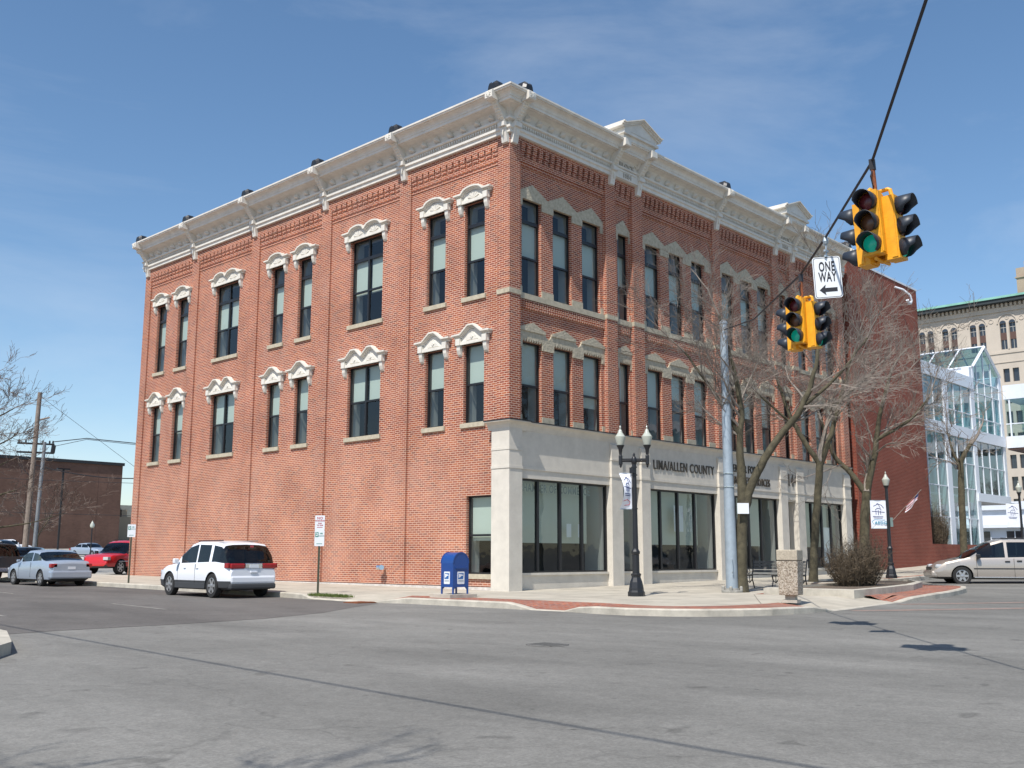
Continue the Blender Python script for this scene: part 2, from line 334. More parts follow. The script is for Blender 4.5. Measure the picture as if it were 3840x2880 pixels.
FR = lambda u, o, z: (u, -o, z)     # long front: u along x, o = outward
FL = lambda u, o, z: (-o, u, z)     # side front: u along y, o = outward

# ================================================================== SETTING: ground sheets
def sheet(name, pts, dz, ma, kind='structure', step=4., zs=None):
    me = bpy.data.meshes.new(name); bm = bmesh.new()
    vs = [bm.verts.new((p[0], p[1], 0)) for p in pts]; bm.faces.new(vs)
    bmesh.ops.triangulate(bm, faces=bm.faces)
    xs = [p[0] for p in pts]; ys = [p[1] for p in pts]
    brk = []
    a = math.floor(min(xs)/step)*step
    while a < max(xs): brk.append((Vector((a, 0, 0)), Vector((1, 0, 0)))); a += step
    a = math.floor(min(ys)/step)*step
    while a < max(ys): brk.append((Vector((0, a, 0)), Vector((0, 1, 0)))); a += step
    for co, no in brk: bmesh.ops.bisect_plane(bm, geom=bm.verts[:]+bm.edges[:]+bm.faces[:], plane_co=co, plane_no=no, dist=1e-4)
    key = {(round(p[0], 3), round(p[1], 3)): z for p, z in zip(pts, zs)} if zs else {}
    for v in bm.verts:
        k = (round(v.co.x, 3), round(v.co.y, 3))
        v.co.z = key[k] if k in key else gz(v.co.x, v.co.y)+dz
    for f in bm.faces:
        f.normal_update()
        if f.normal.z < 0: f.normal_flip()
    bm.to_mesh(me); bm.free(); me.materials.append(ma)
    o = bpy.data.objects.new(name, me); COL.objects.link(o); tag(o, kind=kind); return o

def grid(name, xs, ys, dz, ma):
    mb = MB(); nx = len(xs)
    mb.add([(x, y, gz(x, y)+dz) for y in ys for x in xs], [(j*nx+i, j*nx+i+1, (j+1)*nx+i+1, (j+1)*nx+i) for j in range(len(ys)-1) for i in range(nx-1)])
    return tag(mb.build(name, ma, recalc=False), kind='structure')
grid('ground', [-900, -400, -150, -60, -20, 0, 24, 34, 60, 100, 150, 234, 400, 900], [-900, -400, -150, -60, -20, 0, 20, 40, 80, 120, 190, 400, 900], -.22, M['gnd'])
grid('road', [-60, -30, -10, 0, 6, 12, 18, 24, 29, 34, 50, 100, 234], [-70, -30, -10, 0, 10, 20, 30, 40, 70, 110, 150, 190], -.15, M['asphalt'])
sheet('side_street', [(-16.9, -4.9), (-15.8, -4.65), (-13.8, -4.6), (-11.6, -4.3), (-9.5, -3.4), (-7.6, -2.0), (-5.9, -.9), (-5.7, 3), (-5.7, 24), (-5.7, 170), (-17, 170)], -.146, M['asphalt2'], step=10)
sheet('parking_lot', [(-5.5, 24.2), (60, 24.6), (120, 24.6), (120, 148), (-5.5, 148)], -.142, M['lot'], step=10)

OUT = [(-5.6, 160, 1), (-5.6, 40, 1), (-5.6, 31, 1), (-5.6, 30.5, .1), (-5.6, 26, .1), (-5.6, 24.5, 1), (-5.6, 15, 1), (-5.65, 9, 1), (-5.7, 4, 1), (-5.75, 3.2, 1), (-5.8, 2.6, .9), (-5.8, 2.2, .3), (-5.8, .6, .25), (-5.75, -.3, .2), (-5.6, -.8, .5),
       (-5.42, -1.4, 1), (-5.40, -3.3, 1), (-5.40, -5.0, 1), (-5.45, -5.4, .7), (-5.48, -5.9, .12), (-5.45, -6.8, .1), (-5.52, -7.3, .8), (-5.65, -7.8, 1), (-5.68, -8.7, 1), (-5.35, -9.6, 1), (-4.85, -10.2, 1),
       (-4.2, -10.65, 1), (-3.5, -10.93, 1), (-2.8, -11.06, 1), (-2.0, -11.1, .9), (-1.4, -11.1, .5), (-.9, -11.05, .08), (1.6, -10.85, .05), (3.4, -10.75, .08), (4.3, -10.8, .7), (5.6, -10.86, 1), (7.2, -10.7, 1), (8.5, -10.48, 1), (10.0, -10.15, 1),
       (11.0, -9.8, 1), (11.5, -9.45, 1), (11.65, -9.05, 1), (11.4, -8.7, 1), (11.7, -8.1, 1), (12.6, -7.4, 1), (14.2, -6.8, 1), (15.4, -6.4, 1), (16.1, -5.7, 1), (16.5, -5.1, 1), (18, -4.8, 1), (30, -4.8, 1), (60, -4.8, 1), (120, -4.8, 1)]
def offset(pts, d):
    res = []
    for i, p in enumerate(pts):
        a = Vector(pts[max(i-1, 0)][:2]); b = Vector(pts[min(i+1, len(pts)-1)][:2]); t = (b-a).normalized(); n = Vector((-t.y, t.x))
        res.append((p[0]+n.x*d, p[1]+n.y*d))
    return res
K1 = offset(OUT, .16); K2 = offset(OUT, 1.35)
# keep the inner line simple around the nose
def kz(i): x, y, k = OUT[i]; return gz(x, y)-.15+.15*k
mb = MB()
for i in range(len(OUT)-1):
    p, q = OUT[i], OUT[i+1]; z0, z1 = kz(i), kz(i+1)
    a = (p[0], p[1], gz(*p[:2])-.2); b = (q[0], q[1], gz(*q[:2])-.2)
    e = .025
    ia = offset(OUT, e)[i]; ib = offset(OUT, e)[i+1]
    mb.quad(a, b, (q[0], q[1], z1-e), (p[0], p[1], z0-e)); mb.quad((p[0], p[1], z0-e), (q[0], q[1], z1-e), (*ib, z1+.003), (*ia, z0+.003))
    mb.quad((*ia, z0+.003), (*ib, z1+.003), (*K1[i+1], z1+.003), (*K1[i], z0+.003))
tag(mb.build('kerb', M['kerb'], recalc=False), kind='structure')
# paving band between kerb and concrete walk
IX = lambda x, y: min(range(len(OUT)), key=lambda i: abs(OUT[i][0]-x)+abs(OUT[i][1]-y))
j0, j1, j2 = IX(-5.6, -.8), IX(-.9, -11.05), IX(3.4, -10.75)
def band(name, i0, i1, ma, dz=0):
    mb = MB()
    for i in range(i0, i1):
        mb.quad((*K1[i], kz(i)), (*K1[i+1], kz(i+1)), (*K2[i+1], gz(*K2[i+1])), (*K2[i], gz(*K2[i])))
    return tag(mb.build(name, ma, recalc=False), kind='structure')
band('sidewalk_edge', 0, j0, M['conc']); band('brick_paving', j0, j1, M['paver']); band('sidewalk_ramp', j1, j2, M['conc'])
# walk polygon (west + corner), then nose
walk = [K2[i] for i in range(0, j2+1)]+[(4.3, -8.0), (2.6, -7.0), (12.5, -5.2), (15.2, -4.3), (120, -4.3), (120, .02), (24.3, .02), (.02, .02), (.02, 24.6), (.02, 160)]
sheet('sidewalk', walk, 0.0, M['conc'], step=2.)
e_ = len(OUT)
K3 = offset(OUT, .45)
mb = MB()
k3z = lambda i: gz(*K3[i])+(.004 if i > j2+1 else 0)-((gz(*K3[i])-kz(i))*.76 if i == j2 else 0)
for i in range(j2, e_-1): mb.quad((*K1[i], kz(i)), (*K1[i+1], kz(i+1)), (*K3[i+1], k3z(i+1)), (*K3[i], k3z(i)))
tag(mb.build('brick_paving', M['paver'], recalc=False), kind='structure')
sheet('brick_paving', [K2[j2]]+[K3[i] for i in range(j2, e_)]+[(120, -4.3), (15.2, -4.3), (12.5, -5.2), (2.6, -7.0), (4.3, -8.0)], .004, M['paver'], step=2., zs=[gz(*K2[j2])]+[k3z(i) for i in range(j2, e_)]+[gz(*q) for q in ((120, -4.3), (15.2, -4.3), (12.5, -5.2), (2.6, -7.0), (4.3, -8.0))])
# expansion joints in the walk
mb = MB()
def line_strip(mb, a, b, wd, dz=.003, n=6):
    a = Vector(a); b = Vector(b); t = (b-a).normalized(); nn = Vector((-t.y, t.x))*wd/2
    for i in range(n):
        p = a.lerp(b, i/n); q = a.lerp(b, (i+1)/n)
        mb.quad(*[(v.x, v.y, gz(v.x, v.y)+dz) for v in (p-nn, q-nn, q+nn, p+nn)])
for y in (20, 16.5, 13, 9.5, 6, 2.4): line_strip(mb, (-4.6, y), (-.1, y), .025)
for a, b in (((-3.2, -8.6), (-.4, -.4)), ((-4.4, -4.6), (2.4, -4.2)), ((-1.8, -9.7), (2.4, -7.1)), ((2, -4.1), (2.1, -.3)), ((5.9, -5), (5.9, -.3)), ((9.8, -4), (9.8, -.3)), ((13.7, -4), (13.7, -.3)), ((17.5, -4), (17.5, -.3)), ((2.1, -2.4), (24, -2.4)), ((-2.3, 22), (-2.3, 2.4)), ((-4.4, -1.6), (-.5, -1.2))): line_strip(mb, a, b, .025)
tag(mb.build('sidewalk_joint', mat('dark_joint', (.20, .18, .15), 1), recalc=False), kind='structure')  # thin dark strips mark the expansion joints
# worn centre lines, crosswalk band
mb = MB()
for a, b in (((-11.25, .2), (-11.0, 3.4)), ((-10.55, 10.8), (-10.45, 12.2)), ((-10.3, 18), (-10.2, 21)), ((-14.85, .1), (-14.8, .6))): line_strip(mb, a, b, .09, -.141)
tag(mb.build('road_marking', M['paintline'], recalc=False), kind='structure')
M['xwalk'] = brick_mat('worn_crosswalk_brick', [(.24, .15, .12), (.27, .19, .16), (.22, .16, .14)], (.23, .21, .19), bw=.2, rh=.1, stain=.75, staincol=(.19, .178, .165))
mb = MB()
line_strip(mb, (-.5, -11.3), (9.5, -19.6), .42, -.146, 12); line_strip(mb, (2.6, -11.1), (15, -21), .42, -.146, 12)
tag(mb.build('crosswalk_band', M['xwalk'], recalc=False), kind='structure')
mb = MB(); mb.lathe([(.0, .0), (.30, .0), (.30, .006), (.27, .008), (.0, .008)], 24)
for k in range(-4, 5): mb.box(-.2, .2, k*.055-.012, k*.055+.012, .008, .013)
o = mb.build('manhole_cover', M['iron'], loc=(-12.2, -12.25, -.149)); tag(o, 'round iron manhole cover set in the open junction asphalt', 'manhole cover')
mb = MB()
mb.box(-.35, .35, -.3, .3, 0, .02)
for k in range(-5, 6): mb.box(k*.06-.01, k*.06+.01, -.26, .26, .02, .03)
o = mb.build('drain_grate', M['rust'], loc=(-5.95, -.25, gz(0, 0)-.146)); tag(o, 'rusty storm drain grate at the broken kerb left of the mailbox', 'drain')
# grass in the broken kerb
random.seed(5); mb = MB()
for i in range(900):
    x = random.uniform(-5.72, -5.35); y = random.uniform(.8, 2.5); z = gz(x, y)-.06; h = random.uniform(.04, .11); a = random.uniform(0, 6.28); dx, dy = math.cos(a)*.012, math.sin(a)*.012
    mb.quad((x-dx, y-dy, z), (x+dx, y+dy, z), (x+random.uniform(-.03, .03), y+random.uniform(-.03, .03), z+h))
tag(mb.build('grass', M['grass'], recalc=False), kind='stuff')
# raised planter bed with its own kerb
PL = [(2.75, -7.2), (2.75, -9.85), (5, -9.8), (7.3, -9.6), (9.6, -8.95), (11.3, -7.9), (11.9, -6.9), (11.6, -5.9), (10.5, -5.3), (8.0, -5.1), (7.3, -5.9), (7.1, -7.2)]
mb = MB(); n = len(PL); c = Vector((7.4, -7.6))
inn = [(p[0]+(c.x-p[0])/math.hypot(c.x-p[0], c.y-p[1])*.22, p[1]+(c.y-p[1])/math.hypot(c.x-p[0], c.y-p[1])*.22) for p in PL]
for i in range(n):
    j = (i+1) % n; P = lambda q, d: (q[0], q[1], gz(*q)+d)
    mb.quad(P(PL[i], -.05), P(PL[j], -.05), P(PL[j], .17), P(PL[i], .17)); mb.quad(P(PL[i], .17), P(PL[j], .17), P(inn[j], .185), P(inn[i], .185)); mb.quad(P(inn[i], .185), P(inn[j], .185), P(inn[j], .05), P(inn[i], .05))
o = mb.build('planter_kerb', M['kerb'], recalc=False); tag(o, 'raised concrete kerb around the mulched bed with the bare bush', 'planter')
me = MB(); me.quad(*[(q[0], q[1], gz(*q)+.12) for q in inn]); soil = me.build('soil', M['mulch'], o, recalc=False)
# corner kerb of the block at far left edge
PLc = [(-40, -4.0), (-40, -10.5), (-20, -9.9), (-18.6, -9.2), (-17.9, -8.2), (-17.2, -6.2), (-16.9, -3.5), (-17, 40), (-40, 40)]
sheet('corner_pavement', [(-40, -10.4), (-20.1, -9.75), (-18.75, -9.05), (-18.05, -8.15), (-17.4, -6.15), (-17.1, -3.5), (-17.2, 40), (-40, 40)], 0, M['paver'], step=12)
mb = MB(); o3 = [(-40, -10.5), (-20, -9.9), (-18.6, -9.2), (-17.9, -8.2), (-17.2, -6.2), (-16.9, -3.5), (-17, 40)]; i3 = offset(o3, .17)
for i in range(len(o3)-1):
    a, b, c_, d_ = o3[i], o3[i+1], i3[i+1], i3[i]
    mb.quad((*a, -.2), (*b, -.2), (*b, .0), (*a, .0)); mb.quad((*a, 0.), (*b, 0.), (*c_, .012), (*d_, .012))
tag(mb.build('kerb', M['kerb'], recalc=False), kind='structure')

# ================================================================== THE CORNER BUILDING
B = empty('brick_building'); tag(B, 'three storey red brick corner building with white cornice and cream storefront', 'building')
YL, XR = 24.75, 24.35     # lengths of side and long front
PY = .08; PX = .175       # panel recess on side / long front
def shift(y, z, rec):     # windows were measured in the pilaster plane
    return y, z
LW = []   # side windows (u0,u1)
for a, b in ((1.135, 2.096), (3.047, 3.995), (6.426, 8.323), (10.82, 11.73), (12.747, 13.647), (16.116, 18.007), (20.42, 21.36), (22.44, 23.33)):
    k = PY/23.25; LW.append((a+(a+21.93)*k, b+(b+21.93)*k))
Z3, Z3b, Z2, Z2b = 12.96, 9.67, 8.04, 5.39
RW = [(.78, 1.757), (2.36, 3.355), (3.94, 4.97), (6.02, 6.69), (7.75, 8.73), (9.34, 10.32), (10.93, 11.91), (13.25, 14.2), (14.75, 15.7), (16.2, 17.15), (18.08, 18.72), (19.78, 20.7), (21.2, 22.12), (22.6, 23.5)]
LP = [(0, .54), (4.94, 5.54), (9.68, 10.28), (14.71, 15.31), (19.68, 20.28), (24.2, YL)]
RP = [(0, .53), (5.12, 5.73), (6.75, 7.4), (12.37, 12.9), (17.33, 17.87), (18.95, 19.45), (23.78, XR)]

def wall(T, u0, u1, z0, z1, holes, out, name, depth=.22):
    us = sorted({u0, u1, *[h[0] for h in holes], *[h[1] for h in holes]}); zs = sorted({z0, z1, *[h[2] for h in holes], *[h[3] for h in holes]})
    mb = MB(T)
    for i in range(len(us)-1):
        for j in range(len(zs)-1):
            cu, cz = (us[i]+us[i+1])/2, (zs[j]+zs[j+1])/2
            if any(h[0] < cu < h[1] and h[2] < cz < h[3] for h in holes): continue
            mb.quad((us[i], out, zs[j]), (us[i+1], out, zs[j]), (us[i+1], out, zs[j+1]), (us[i], out, zs[j+1]))
    for a, b, c, d in holes:
        e = out-depth
        mb.quad((a, out, c), (a, out, d), (a, e, d), (a, e, c)); mb.quad((b, out, c), (b, out, d), (b, e, d), (b, e, c))
        mb.quad((a, out, d), (b, out, d), (b, e, d), (a, e, d)); mb.quad((a, out, c), (b, out, c), (b, e, c), (a, e, c))
    return mb
# side wall
holes = [(a, b, Z3b, Z3) for a, b in LW]+[(a, b, Z2b, Z2) for a, b in LW]+[(.79, 1.99, .50, 3.0)]
wl = wall(FL, .3, YL-.02, .12, 14.93, holes, -PY, 'wall')
for a, b in LP[1:]: wl.box(a, b, -.3, 0, .12, 14.95)
wl.box(.001, .54, -.3, 0, 5.36, 14.95)
for (a, b), (c, d) in zip(LP[:-1], LP[1:]): wl.box(b+.002, c-.002, -.25, -.003, 14.64, 14.95)
wl.box(.542, .78, -.3, -PY+.004, 0.1, 5.3)
side = wl.build('side_wall', M['brick'], B, recalc=False)
# long front wall
holes = [(a, b, Z3b, Z3) for a, b in RW]+[(a, b, Z2b-.2, Z2) for a, b in RW]
wr = wall(FR, .3, XR-.02, 5.2, 14.93, holes, -PX, 'wall')
for a, b in RP: wr.box(a+(.001 if a == 0 else 0), b, -.3, 0, 5.2, 14.95)
for (a, b), (c, d) in zip(RP[:-1], RP[1:]): wr.box(b+.002, c-.002, -.3, -.01, 14.80, 14.95)
wr.quad((XR, -.02, .2), (XR, -12, .2), (XR, -12, 15.2), (XR, -.02, 15.2))
front = wr.build('front_wall', M['brick'], B, recalc=False)
mb = MB(); mb.quad((XR, 0, 0), (XR, YL, 0), (XR, YL, 15.3), (XR, 0, 15.3)); mb.quad((0, YL, 0), (XR, YL, 0), (XR, YL, 15.3), (0, YL, 15.3)); mb.build('rear_wall', M['brick'], B, recalc=False)
mb = MB(); mb.quad((0, 0, 15.5), (XR, 0, 15.5), (XR, YL, 15.5), (0, YL, 15.5)); mb.build('roof', M['darkplastic'], B, recalc=False)
# dark rooms behind
mb = MB()
mb.quad((2.2, 2.2, 0), (XR, 2.2, 0), (XR, 2.2, 15), (2.2, 2.2, 15)); mb.quad((2.2, 2.2, 0), (2.2, YL, 0), (2.2, YL, 15), (2.2, 2.2, 15))
for z in (.35, 4.6, 5.0, 8.7, 9.3, 13.6): mb.quad((.35, .35, z), (XR-.3, .35, z), (XR-.3, YL-.3, z), (.35, YL-.3, z))
mb.build('room', M['room'], B, recalc=False)
# corbel tables
def corbels(T, a, b, out0, ztop, zbot, pitch, mb, slot=.07, st=(.38, .7)):
    n = max(2, round((b-a)/pitch)); p = (b-a)/n
    for i in range(n):
        u0 = a+i*p+slot/2; u1 = a+(i+1)*p-slot/2; dd = -out0
        mb.box(u0, u1, -dd-.05, -.005-dd*0.0, ztop-.155, ztop)
        mb.box(u0, u1, -dd-.05, -dd*st[0], ztop-.30, ztop-.157)
        mb.box(u0, u1, -dd-.05, -dd*st[1], ztop-.44, ztop-.302)
    mb.box(a, b, -dd-.05, -dd*.45, zbot+.12, ztop-.45); mb.box(a, b, -dd-.05, -dd*.72, zbot, zbot+.118)
for (a, b), (c, d) in zip(LP[:-1], LP[1:]): mb = MB(FL); corbels(FL, b, c, -PY, 14.638, 14.0, .315, mb); mb.build('corbel_table', M['brick'], B, recalc=False)
for (a, b), (c, d) in zip(RP[:-1], RP[1:]): mb = MB(FR); corbels(FR, b, c, -PX, 14.798, 14.05, .30, mb, .12, (.14, .32)); mb.build('corbel_table', M['brick'], B, recalc=False)
# soldier course dentils under the sill band
for (a, b), (c, d) in zip(RP[:-1], RP[1:]):
    u = b+.02; mb = MB(FR)
    while u < c-.06: mb.box(u, u+.075, -PX-.02, -PX+.07, 9.13, 9.43); u += .118
    mb.build('dentil_course', M['brick'], B, recalc=False)
# stone sill band on long front
mb = MB(FR)
for (a, b), (c, d) in zip(RP[:-1], RP[1:]):
    mb.box(b, c, -PX-.1, -PX+.09, 9.45, 9.64)
    ws = [w_ for w_ in RW if b-.01 < w_[0] and w_[1] < c+.01]; e = [b]+[x for w_ in ws for x in w_]+[c]
    for i in range(0, len(e), 2):
        if e[i+1]-e[i] > .04: mb.box(e[i]+.001, e[i+1]-.001, -PX-.1, -PX+.03, 9.643, 9.88); mb.box(e[i]+.001, e[i+1]-.001, -PX-.1, -PX+.03, 5.19, 5.6)
for a, b in RP: mb.box(a-(.035 if a == 0 else .01), b+.01, -.1, .028, 9.5, 9.66)
mb.T = FL; mb.box(-.02, .55, -.1, .03, 9.5, 9.66)
build_each(mb, 'stone_band', M['stone'], B)
# stone window heads on the long front
def stone_heads(ws, b, c):
    mb = MB(FR); y0, y1 = -PX-.05, -PX+.045; n = len(ws); mids = [b]+[(ws[i][1]+ws[i+1][0])/2 for i in range(n-1)]+[c]
    for i, (u0, u1) in enumerate(ws):
        m0, m1, cu = mids[i], mids[i+1], (u0+u1)/2
        mb.prism([(m0, 12.68), (u0-.004, 12.68), (u0-.004, 12.93), (u1+.004, 12.93), (u1+.004, 12.68), (m1, 12.68), (m1, 13.12), (cu, 13.5), (m0, 13.12)][::-1], 1, y0, y1)
    return mb
def stone_heads2(ws, b, c):
    mb = MB(FR); y0, y1 = -PX-.05, -PX+.045; n = len(ws); mids = [b]+[(ws[i][1]+ws[i+1][0])/2 for i in range(n-1)]+[c]
    for i, (u0, u1) in enumerate(ws):
        m0, m1, cu = mids[i], mids[i+1], (u0+u1)/2
        hL = .16 if i else 0; hR = .16 if i < n-1 else 0
        poly = [(m0, 7.83), (u0-.004, 7.83), (u0-.004, 8.03)]
        k = 8; wd = (u1-u0)/k
        for j in range(k): poly += [(u0+(j+.0)*wd+.01, 8.03), (u0+(j+.5)*wd, 8.13), (u0+(j+1)*wd-.01, 8.03)]
        poly += [(u1+.004, 8.03), (u1+.004, 7.83), (m1, 7.83)]
        poly += [(m1, 8.24), (m1-hR*.6, 8.29), (m1-hR, 8.38)] if hR else [(m1, 8.38)]
        poly += [(m1-hR, 8.46), (cu, 8.69), (m0+hL, 8.46)]
        poly += [(m0+hL, 8.38), (m0+hL*.6, 8.29), (m0, 8.24)] if hL else [(m0, 8.38)]
        mb.prism(poly[::-1], 1, y0, y1)
        mb.prism([(m0+hL, 8.385), (m1-hR, 8.385), (m1-hR, 8.462), (cu, 8.70), (m0+hL, 8.462)][::-1], 1, y1, y1+.035)
    return mb
for (a, b), (c, d) in zip(RP[:-1], RP[1:]):
    ws = [w_ for w_ in RW if b-.01 < w_[0] and w_[1] < c+.01]
    stone_heads(ws, b+.003, c-.003).build('stone_window_head', M['stonec'], B); stone_heads2(ws, b+.003, c-.003).build('stone_window_head', M['stonec'], B)

# windows
def window(T, u0, u1, z0, z1, out, three, double=False, blind_z=None, blind_top=True, frame_set=.12, sill=None, lining=True):
    fr = MB(T); f0, f1 = out-frame_set-.06, out-frame_set
    t = .055
    fr.box(u0+.004, u0+t, f0, f1, z0+.003, z1-.003); fr.box(u1-t, u1-.004, f0, f1, z0+.003, z1-.003); fr.box(u0+t, u1-t, f0, f1, z1-t, z1-.003); fr.box(u0+t, u1-t, f0, f1, z0+.003, z0+t)
    if three: zs = [z1-(z1-z0)*.235, z1-(z1-z0)*.615]
    else: zs = [z1-(z1-z0)*.505]
    for i, zz in enumerate(zs): fr.box(u0+t, u1-t, f0, f1+.012, zz-(.06 if (three and i == 0) else .04), zz+(.06 if (three and i == 0) else .03))
    cols = [(u0+t, u1-t)]
    if double: cu = (u0+u1)/2; fr.box(cu-.045, cu+.045, f0, f1+.014, z0+t, z1-t); cols = [(u0+t, cu-.045), (cu+.045, u1-t)]
    # sash stiles
    for a, b in cols: fr.box(a, a+.03, f0+.01, f1-.012, z0+t, zs[-1]-.04); fr.box(b-.03, b, f0+.01, f1-.012, z0+t, zs[-1]-.04)
    w_ = fr.build('window', M['frame'], B)
    g = MB(T); gg = f0+.025; g.quad((u0+.02, gg, z0+.02), (u1-.02, gg, z0+.02), (u1-.02, gg, z1-.02), (u0+.02, gg, z1-.02)); g.build('pane', M['glass'], w_, recalc=False)
    bl = MB(T); bz1 = (zs[0]-.02) if three else z1-.02; bz0 = zs[-1] if blind_z is None else blind_z
    for a, b in cols: bl.quad((a+.02, f0-.06, bz0), (b-.02, f0-.06, bz0), (b-.02, f0-.06, bz1), (a+.02, f0-.06, bz1))
    bl.build('blind', M['blind'], w_, recalc=False)
    if lining:
        li = MB(T); a, b, e0, e1 = u0+.02, u1-.02, f0-.002, f0-.42
        li.quad((a, e0, z0), (a, e0, z1), (a, e1, z1), (a, e1, z0)); li.quad((b, e0, z0), (b, e0, z1), (b, e1, z1), (b, e1, z0)); li.quad((a, e0, z0+.02), (b, e0, z0+.02), (b, e1, z0+.02), (a, e1, z0+.02)); li.quad((a, e0, z1), (b, e0, z1), (b, e1, z1), (a, e1, z1))
        li.build('lining', M['lining'], w_, recalc=False)
    if sill:
        s = MB(T); s.box(u0-.09, u1+.09, out-.18, out+.07, z0-.15, z0+.002); s.build('sill', M['stone'], w_)
    return w_
for i, (a, b) in enumerate(LW):
    dbl = b-a > 1.5
    window(FL, a, b, Z3b, Z3, -PY, True, dbl, sill=True, blind_z=None if i != 2 else 10.83); window(FL, a, b, Z2b, Z2, -PY, False, dbl, sill=True, blind_z=(None, None, None, 6.78, None, None, 6.6, None)[i])
for i, (a, b) in enumerate(RW):
    window(FR, a, b, Z3b, Z3, -PX, True); window(FR, a, b, Z2b-.2, Z2, -PX, False, blind_z=(6.62, 6.62, 6.2, 6.62, 6.6, 7.1, 6.62, 6.62, 6.9, 6.62, 6.62, 6.3, 6.62, 6.62)[i])
w_ = window(FL, .79, 1.99, .50, 3.0, -PY, False, sill=True, blind_z=1.56)

# white hoods on the side front
def outline_hood(pts, T, u_c, name):
    pass
def hood_profile(cxs, wd, kind):
    """top outline of the hood from left (high u) to right, as offsets"""
    pts = []
    e = wd/2+.42
    top = .44
    L0 = cxs[0]-e if len(cxs) == 1 else cxs[0]-.42-wd/4
    return pts
def hood(u0, u1, zt, kind):
    h = None; wd = u1-u0; n = 2 if wd > 1.5 else 1
    cs = [(u0+u1)/2] if n == 1 else [u0+wd*.25, u1-wd*.25]
    half = .86 if n == 1 else wd/4+.36
    lo, hi = u0-.33, u1+.33
    def ridge(off):
        """outline of moulding centre line, offset outward by off"""
        P = [(lo-off*.5, zt+.24+off), ]
        for c in cs:
            hw = .46 if n == 1 else .42
            if kind == 'arch':
                P += [(c-hw-.12, zt+.24+off)]
                for k in range(9):
                    a = math.pi*(1-k/8); P.append((c+math.cos(a)*(hw+off*.35), zt+.25+off+math.sin(a)*(.19)))
                P += [(c+hw+.12, zt+.24+off)]
            else:
                P += [(c-hw-.03, zt+.25+off), (c-.12, zt+.52+off), (c+.12, zt+.52+off), (c+hw+.03, zt+.25+off)]
        P += [(hi+off*.5, zt+.24+off)]
        Q = [P[0]]
        for p in P[1:]:
            if p[0] > Q[-1][0]+.005: Q.append(p)
        return Q
    out = -PY
    mb = MB(FL)
    # moulding courses
    for o0, o1, d in ((-.01, .045, .10), (.045, .08, .16), (.08, .135, .21)):
        a = ridge(o0); b = ridge(o1); mlen = min(len(a), len(b))
        ua = [p[0] for p in a]
        def zat(P, u):
            for i in range(len(P)-1):
                if P[i][0] <= u <= P[i+1][0]: return P[i][1]+(P[i+1][1]-P[i][1])*(u-P[i][0])/(P[i+1][0]-P[i][0]+1e-9)
            return P[0][1] if u < P[0][0] else P[-1][1]
        us = sorted({round(p[0], 4) for p in b}); us = [u for u in us]
        top = [(u, zat(b, u)) for u in us]; bot = [(u, zat(a, min(max(u, ua[0]), ua[-1]))) for u in us]
        for i in range(len(us)-1):
            mb.prism([bot[i], bot[i+1], top[i+1], top[i]], 1, out-.03, out+d)
    h = mb.build('window_hood', M['trim'], B)
    # tympanum block and lintel
    mb = MB(FL); base = ridge(-.02)
    us = [p[0] for p in base]
    mb.prism([(lo+.08, zt+.0), (hi-.08, zt+.0)]+[(min(max(p[0], lo+.08), hi-.08), p[1]) for p in base[::-1]], 1, out-.03, out+.07)
    mb.box(u0-.1, u1+.1, out-.02, out+.13, zt-.0, zt+.11)
    for c in cs:
        if kind == 'arch':
            for k in range(5):
                a0 = math.pi*(.08+k*.17); a1 = a0+.14*math.pi; r = .28
                mb.prism([(c, zt+.14), (c+r*math.cos(a0), zt+.14+r*.85*math.sin(a0)), (c+r*math.cos(a1), zt+.14+r*.85*math.sin(a1))], 1, out+.07, out+.095)
        else:
            mb.prism([(c-.30, zt+.14), (c+.28, zt+.14), (c, zt+.42)], 1, out+.07, out+.10)
            mb.prism([(c-.07, zt+.24), (c, zt+.17), (c+.07, zt+.24), (c, zt+.33)], 1, out+.10, out+.125)
    mb.build('tympanum', M['trim'], h)
    # consoles
    for s_, e_ in ((u0-.22, u0-.06), (u1+.06, u1+.22)):
        mb = MB(FL); mb.box(s_-.02, e_+.02, out-.03, out+.17, zt+.0, zt+.22)
        mb.prism([(out-.03, zt+.0), (out+.13, zt+.0), (out+.12, zt-.16), (out+.07, zt-.30), (out+.0, zt-.36), (out-.03, zt-.36)], 0, s_, e_)
        mb.build('console', M['trim'], h)
for a, b in LW: hood(a, b, Z3, 'arch'); hood(a, b, Z2, 'gable')

# ---------------- main cornice
prof = [(-.05, 14.945), (.10, 14.945), (.10, 15.06), (.155, 15.09), (.155, 15.17), (.09, 15.18), (.09, 15.33), (.17, 15.35), (.215, 15.37), (.215, 15.425), (.10, 15.44), (.105, 15.55), (.135, 15.66), (.22, 15.75), (.36, 15.795), (.47, 15.80), (.47, 15.82), (.535, 15.825), (.535, 15.925), (.555, 15.93), (.56, 15.99), (.60, 16.05), (.67, 16.085), (.695, 16.10), (.695, 16.115), (.76, 16.12), (.76, 16.165), (.79, 16.17), (.79, 16.23), (-.3, 16.27)]
mb = MB(); vs = []
for p, z in prof: vs += [(-p, YL+.12, z), (-p, -p, z), (XR+.1, -p, z)]
fs = []
for i in range(len(prof)-1):
    fs += [(3*i, 3*i+1, 3*i+4, 3*i+3), (3*i+1, 3*i+2, 3*i+5, 3*i+4)]
fs += [tuple(3*i for i in range(len(prof))), tuple(3*i+2 for i in range(len(prof)))[::-1]]
mb.add(vs, fs); corn = mb.build('cornice', M['cornice'], B, recalc=False)
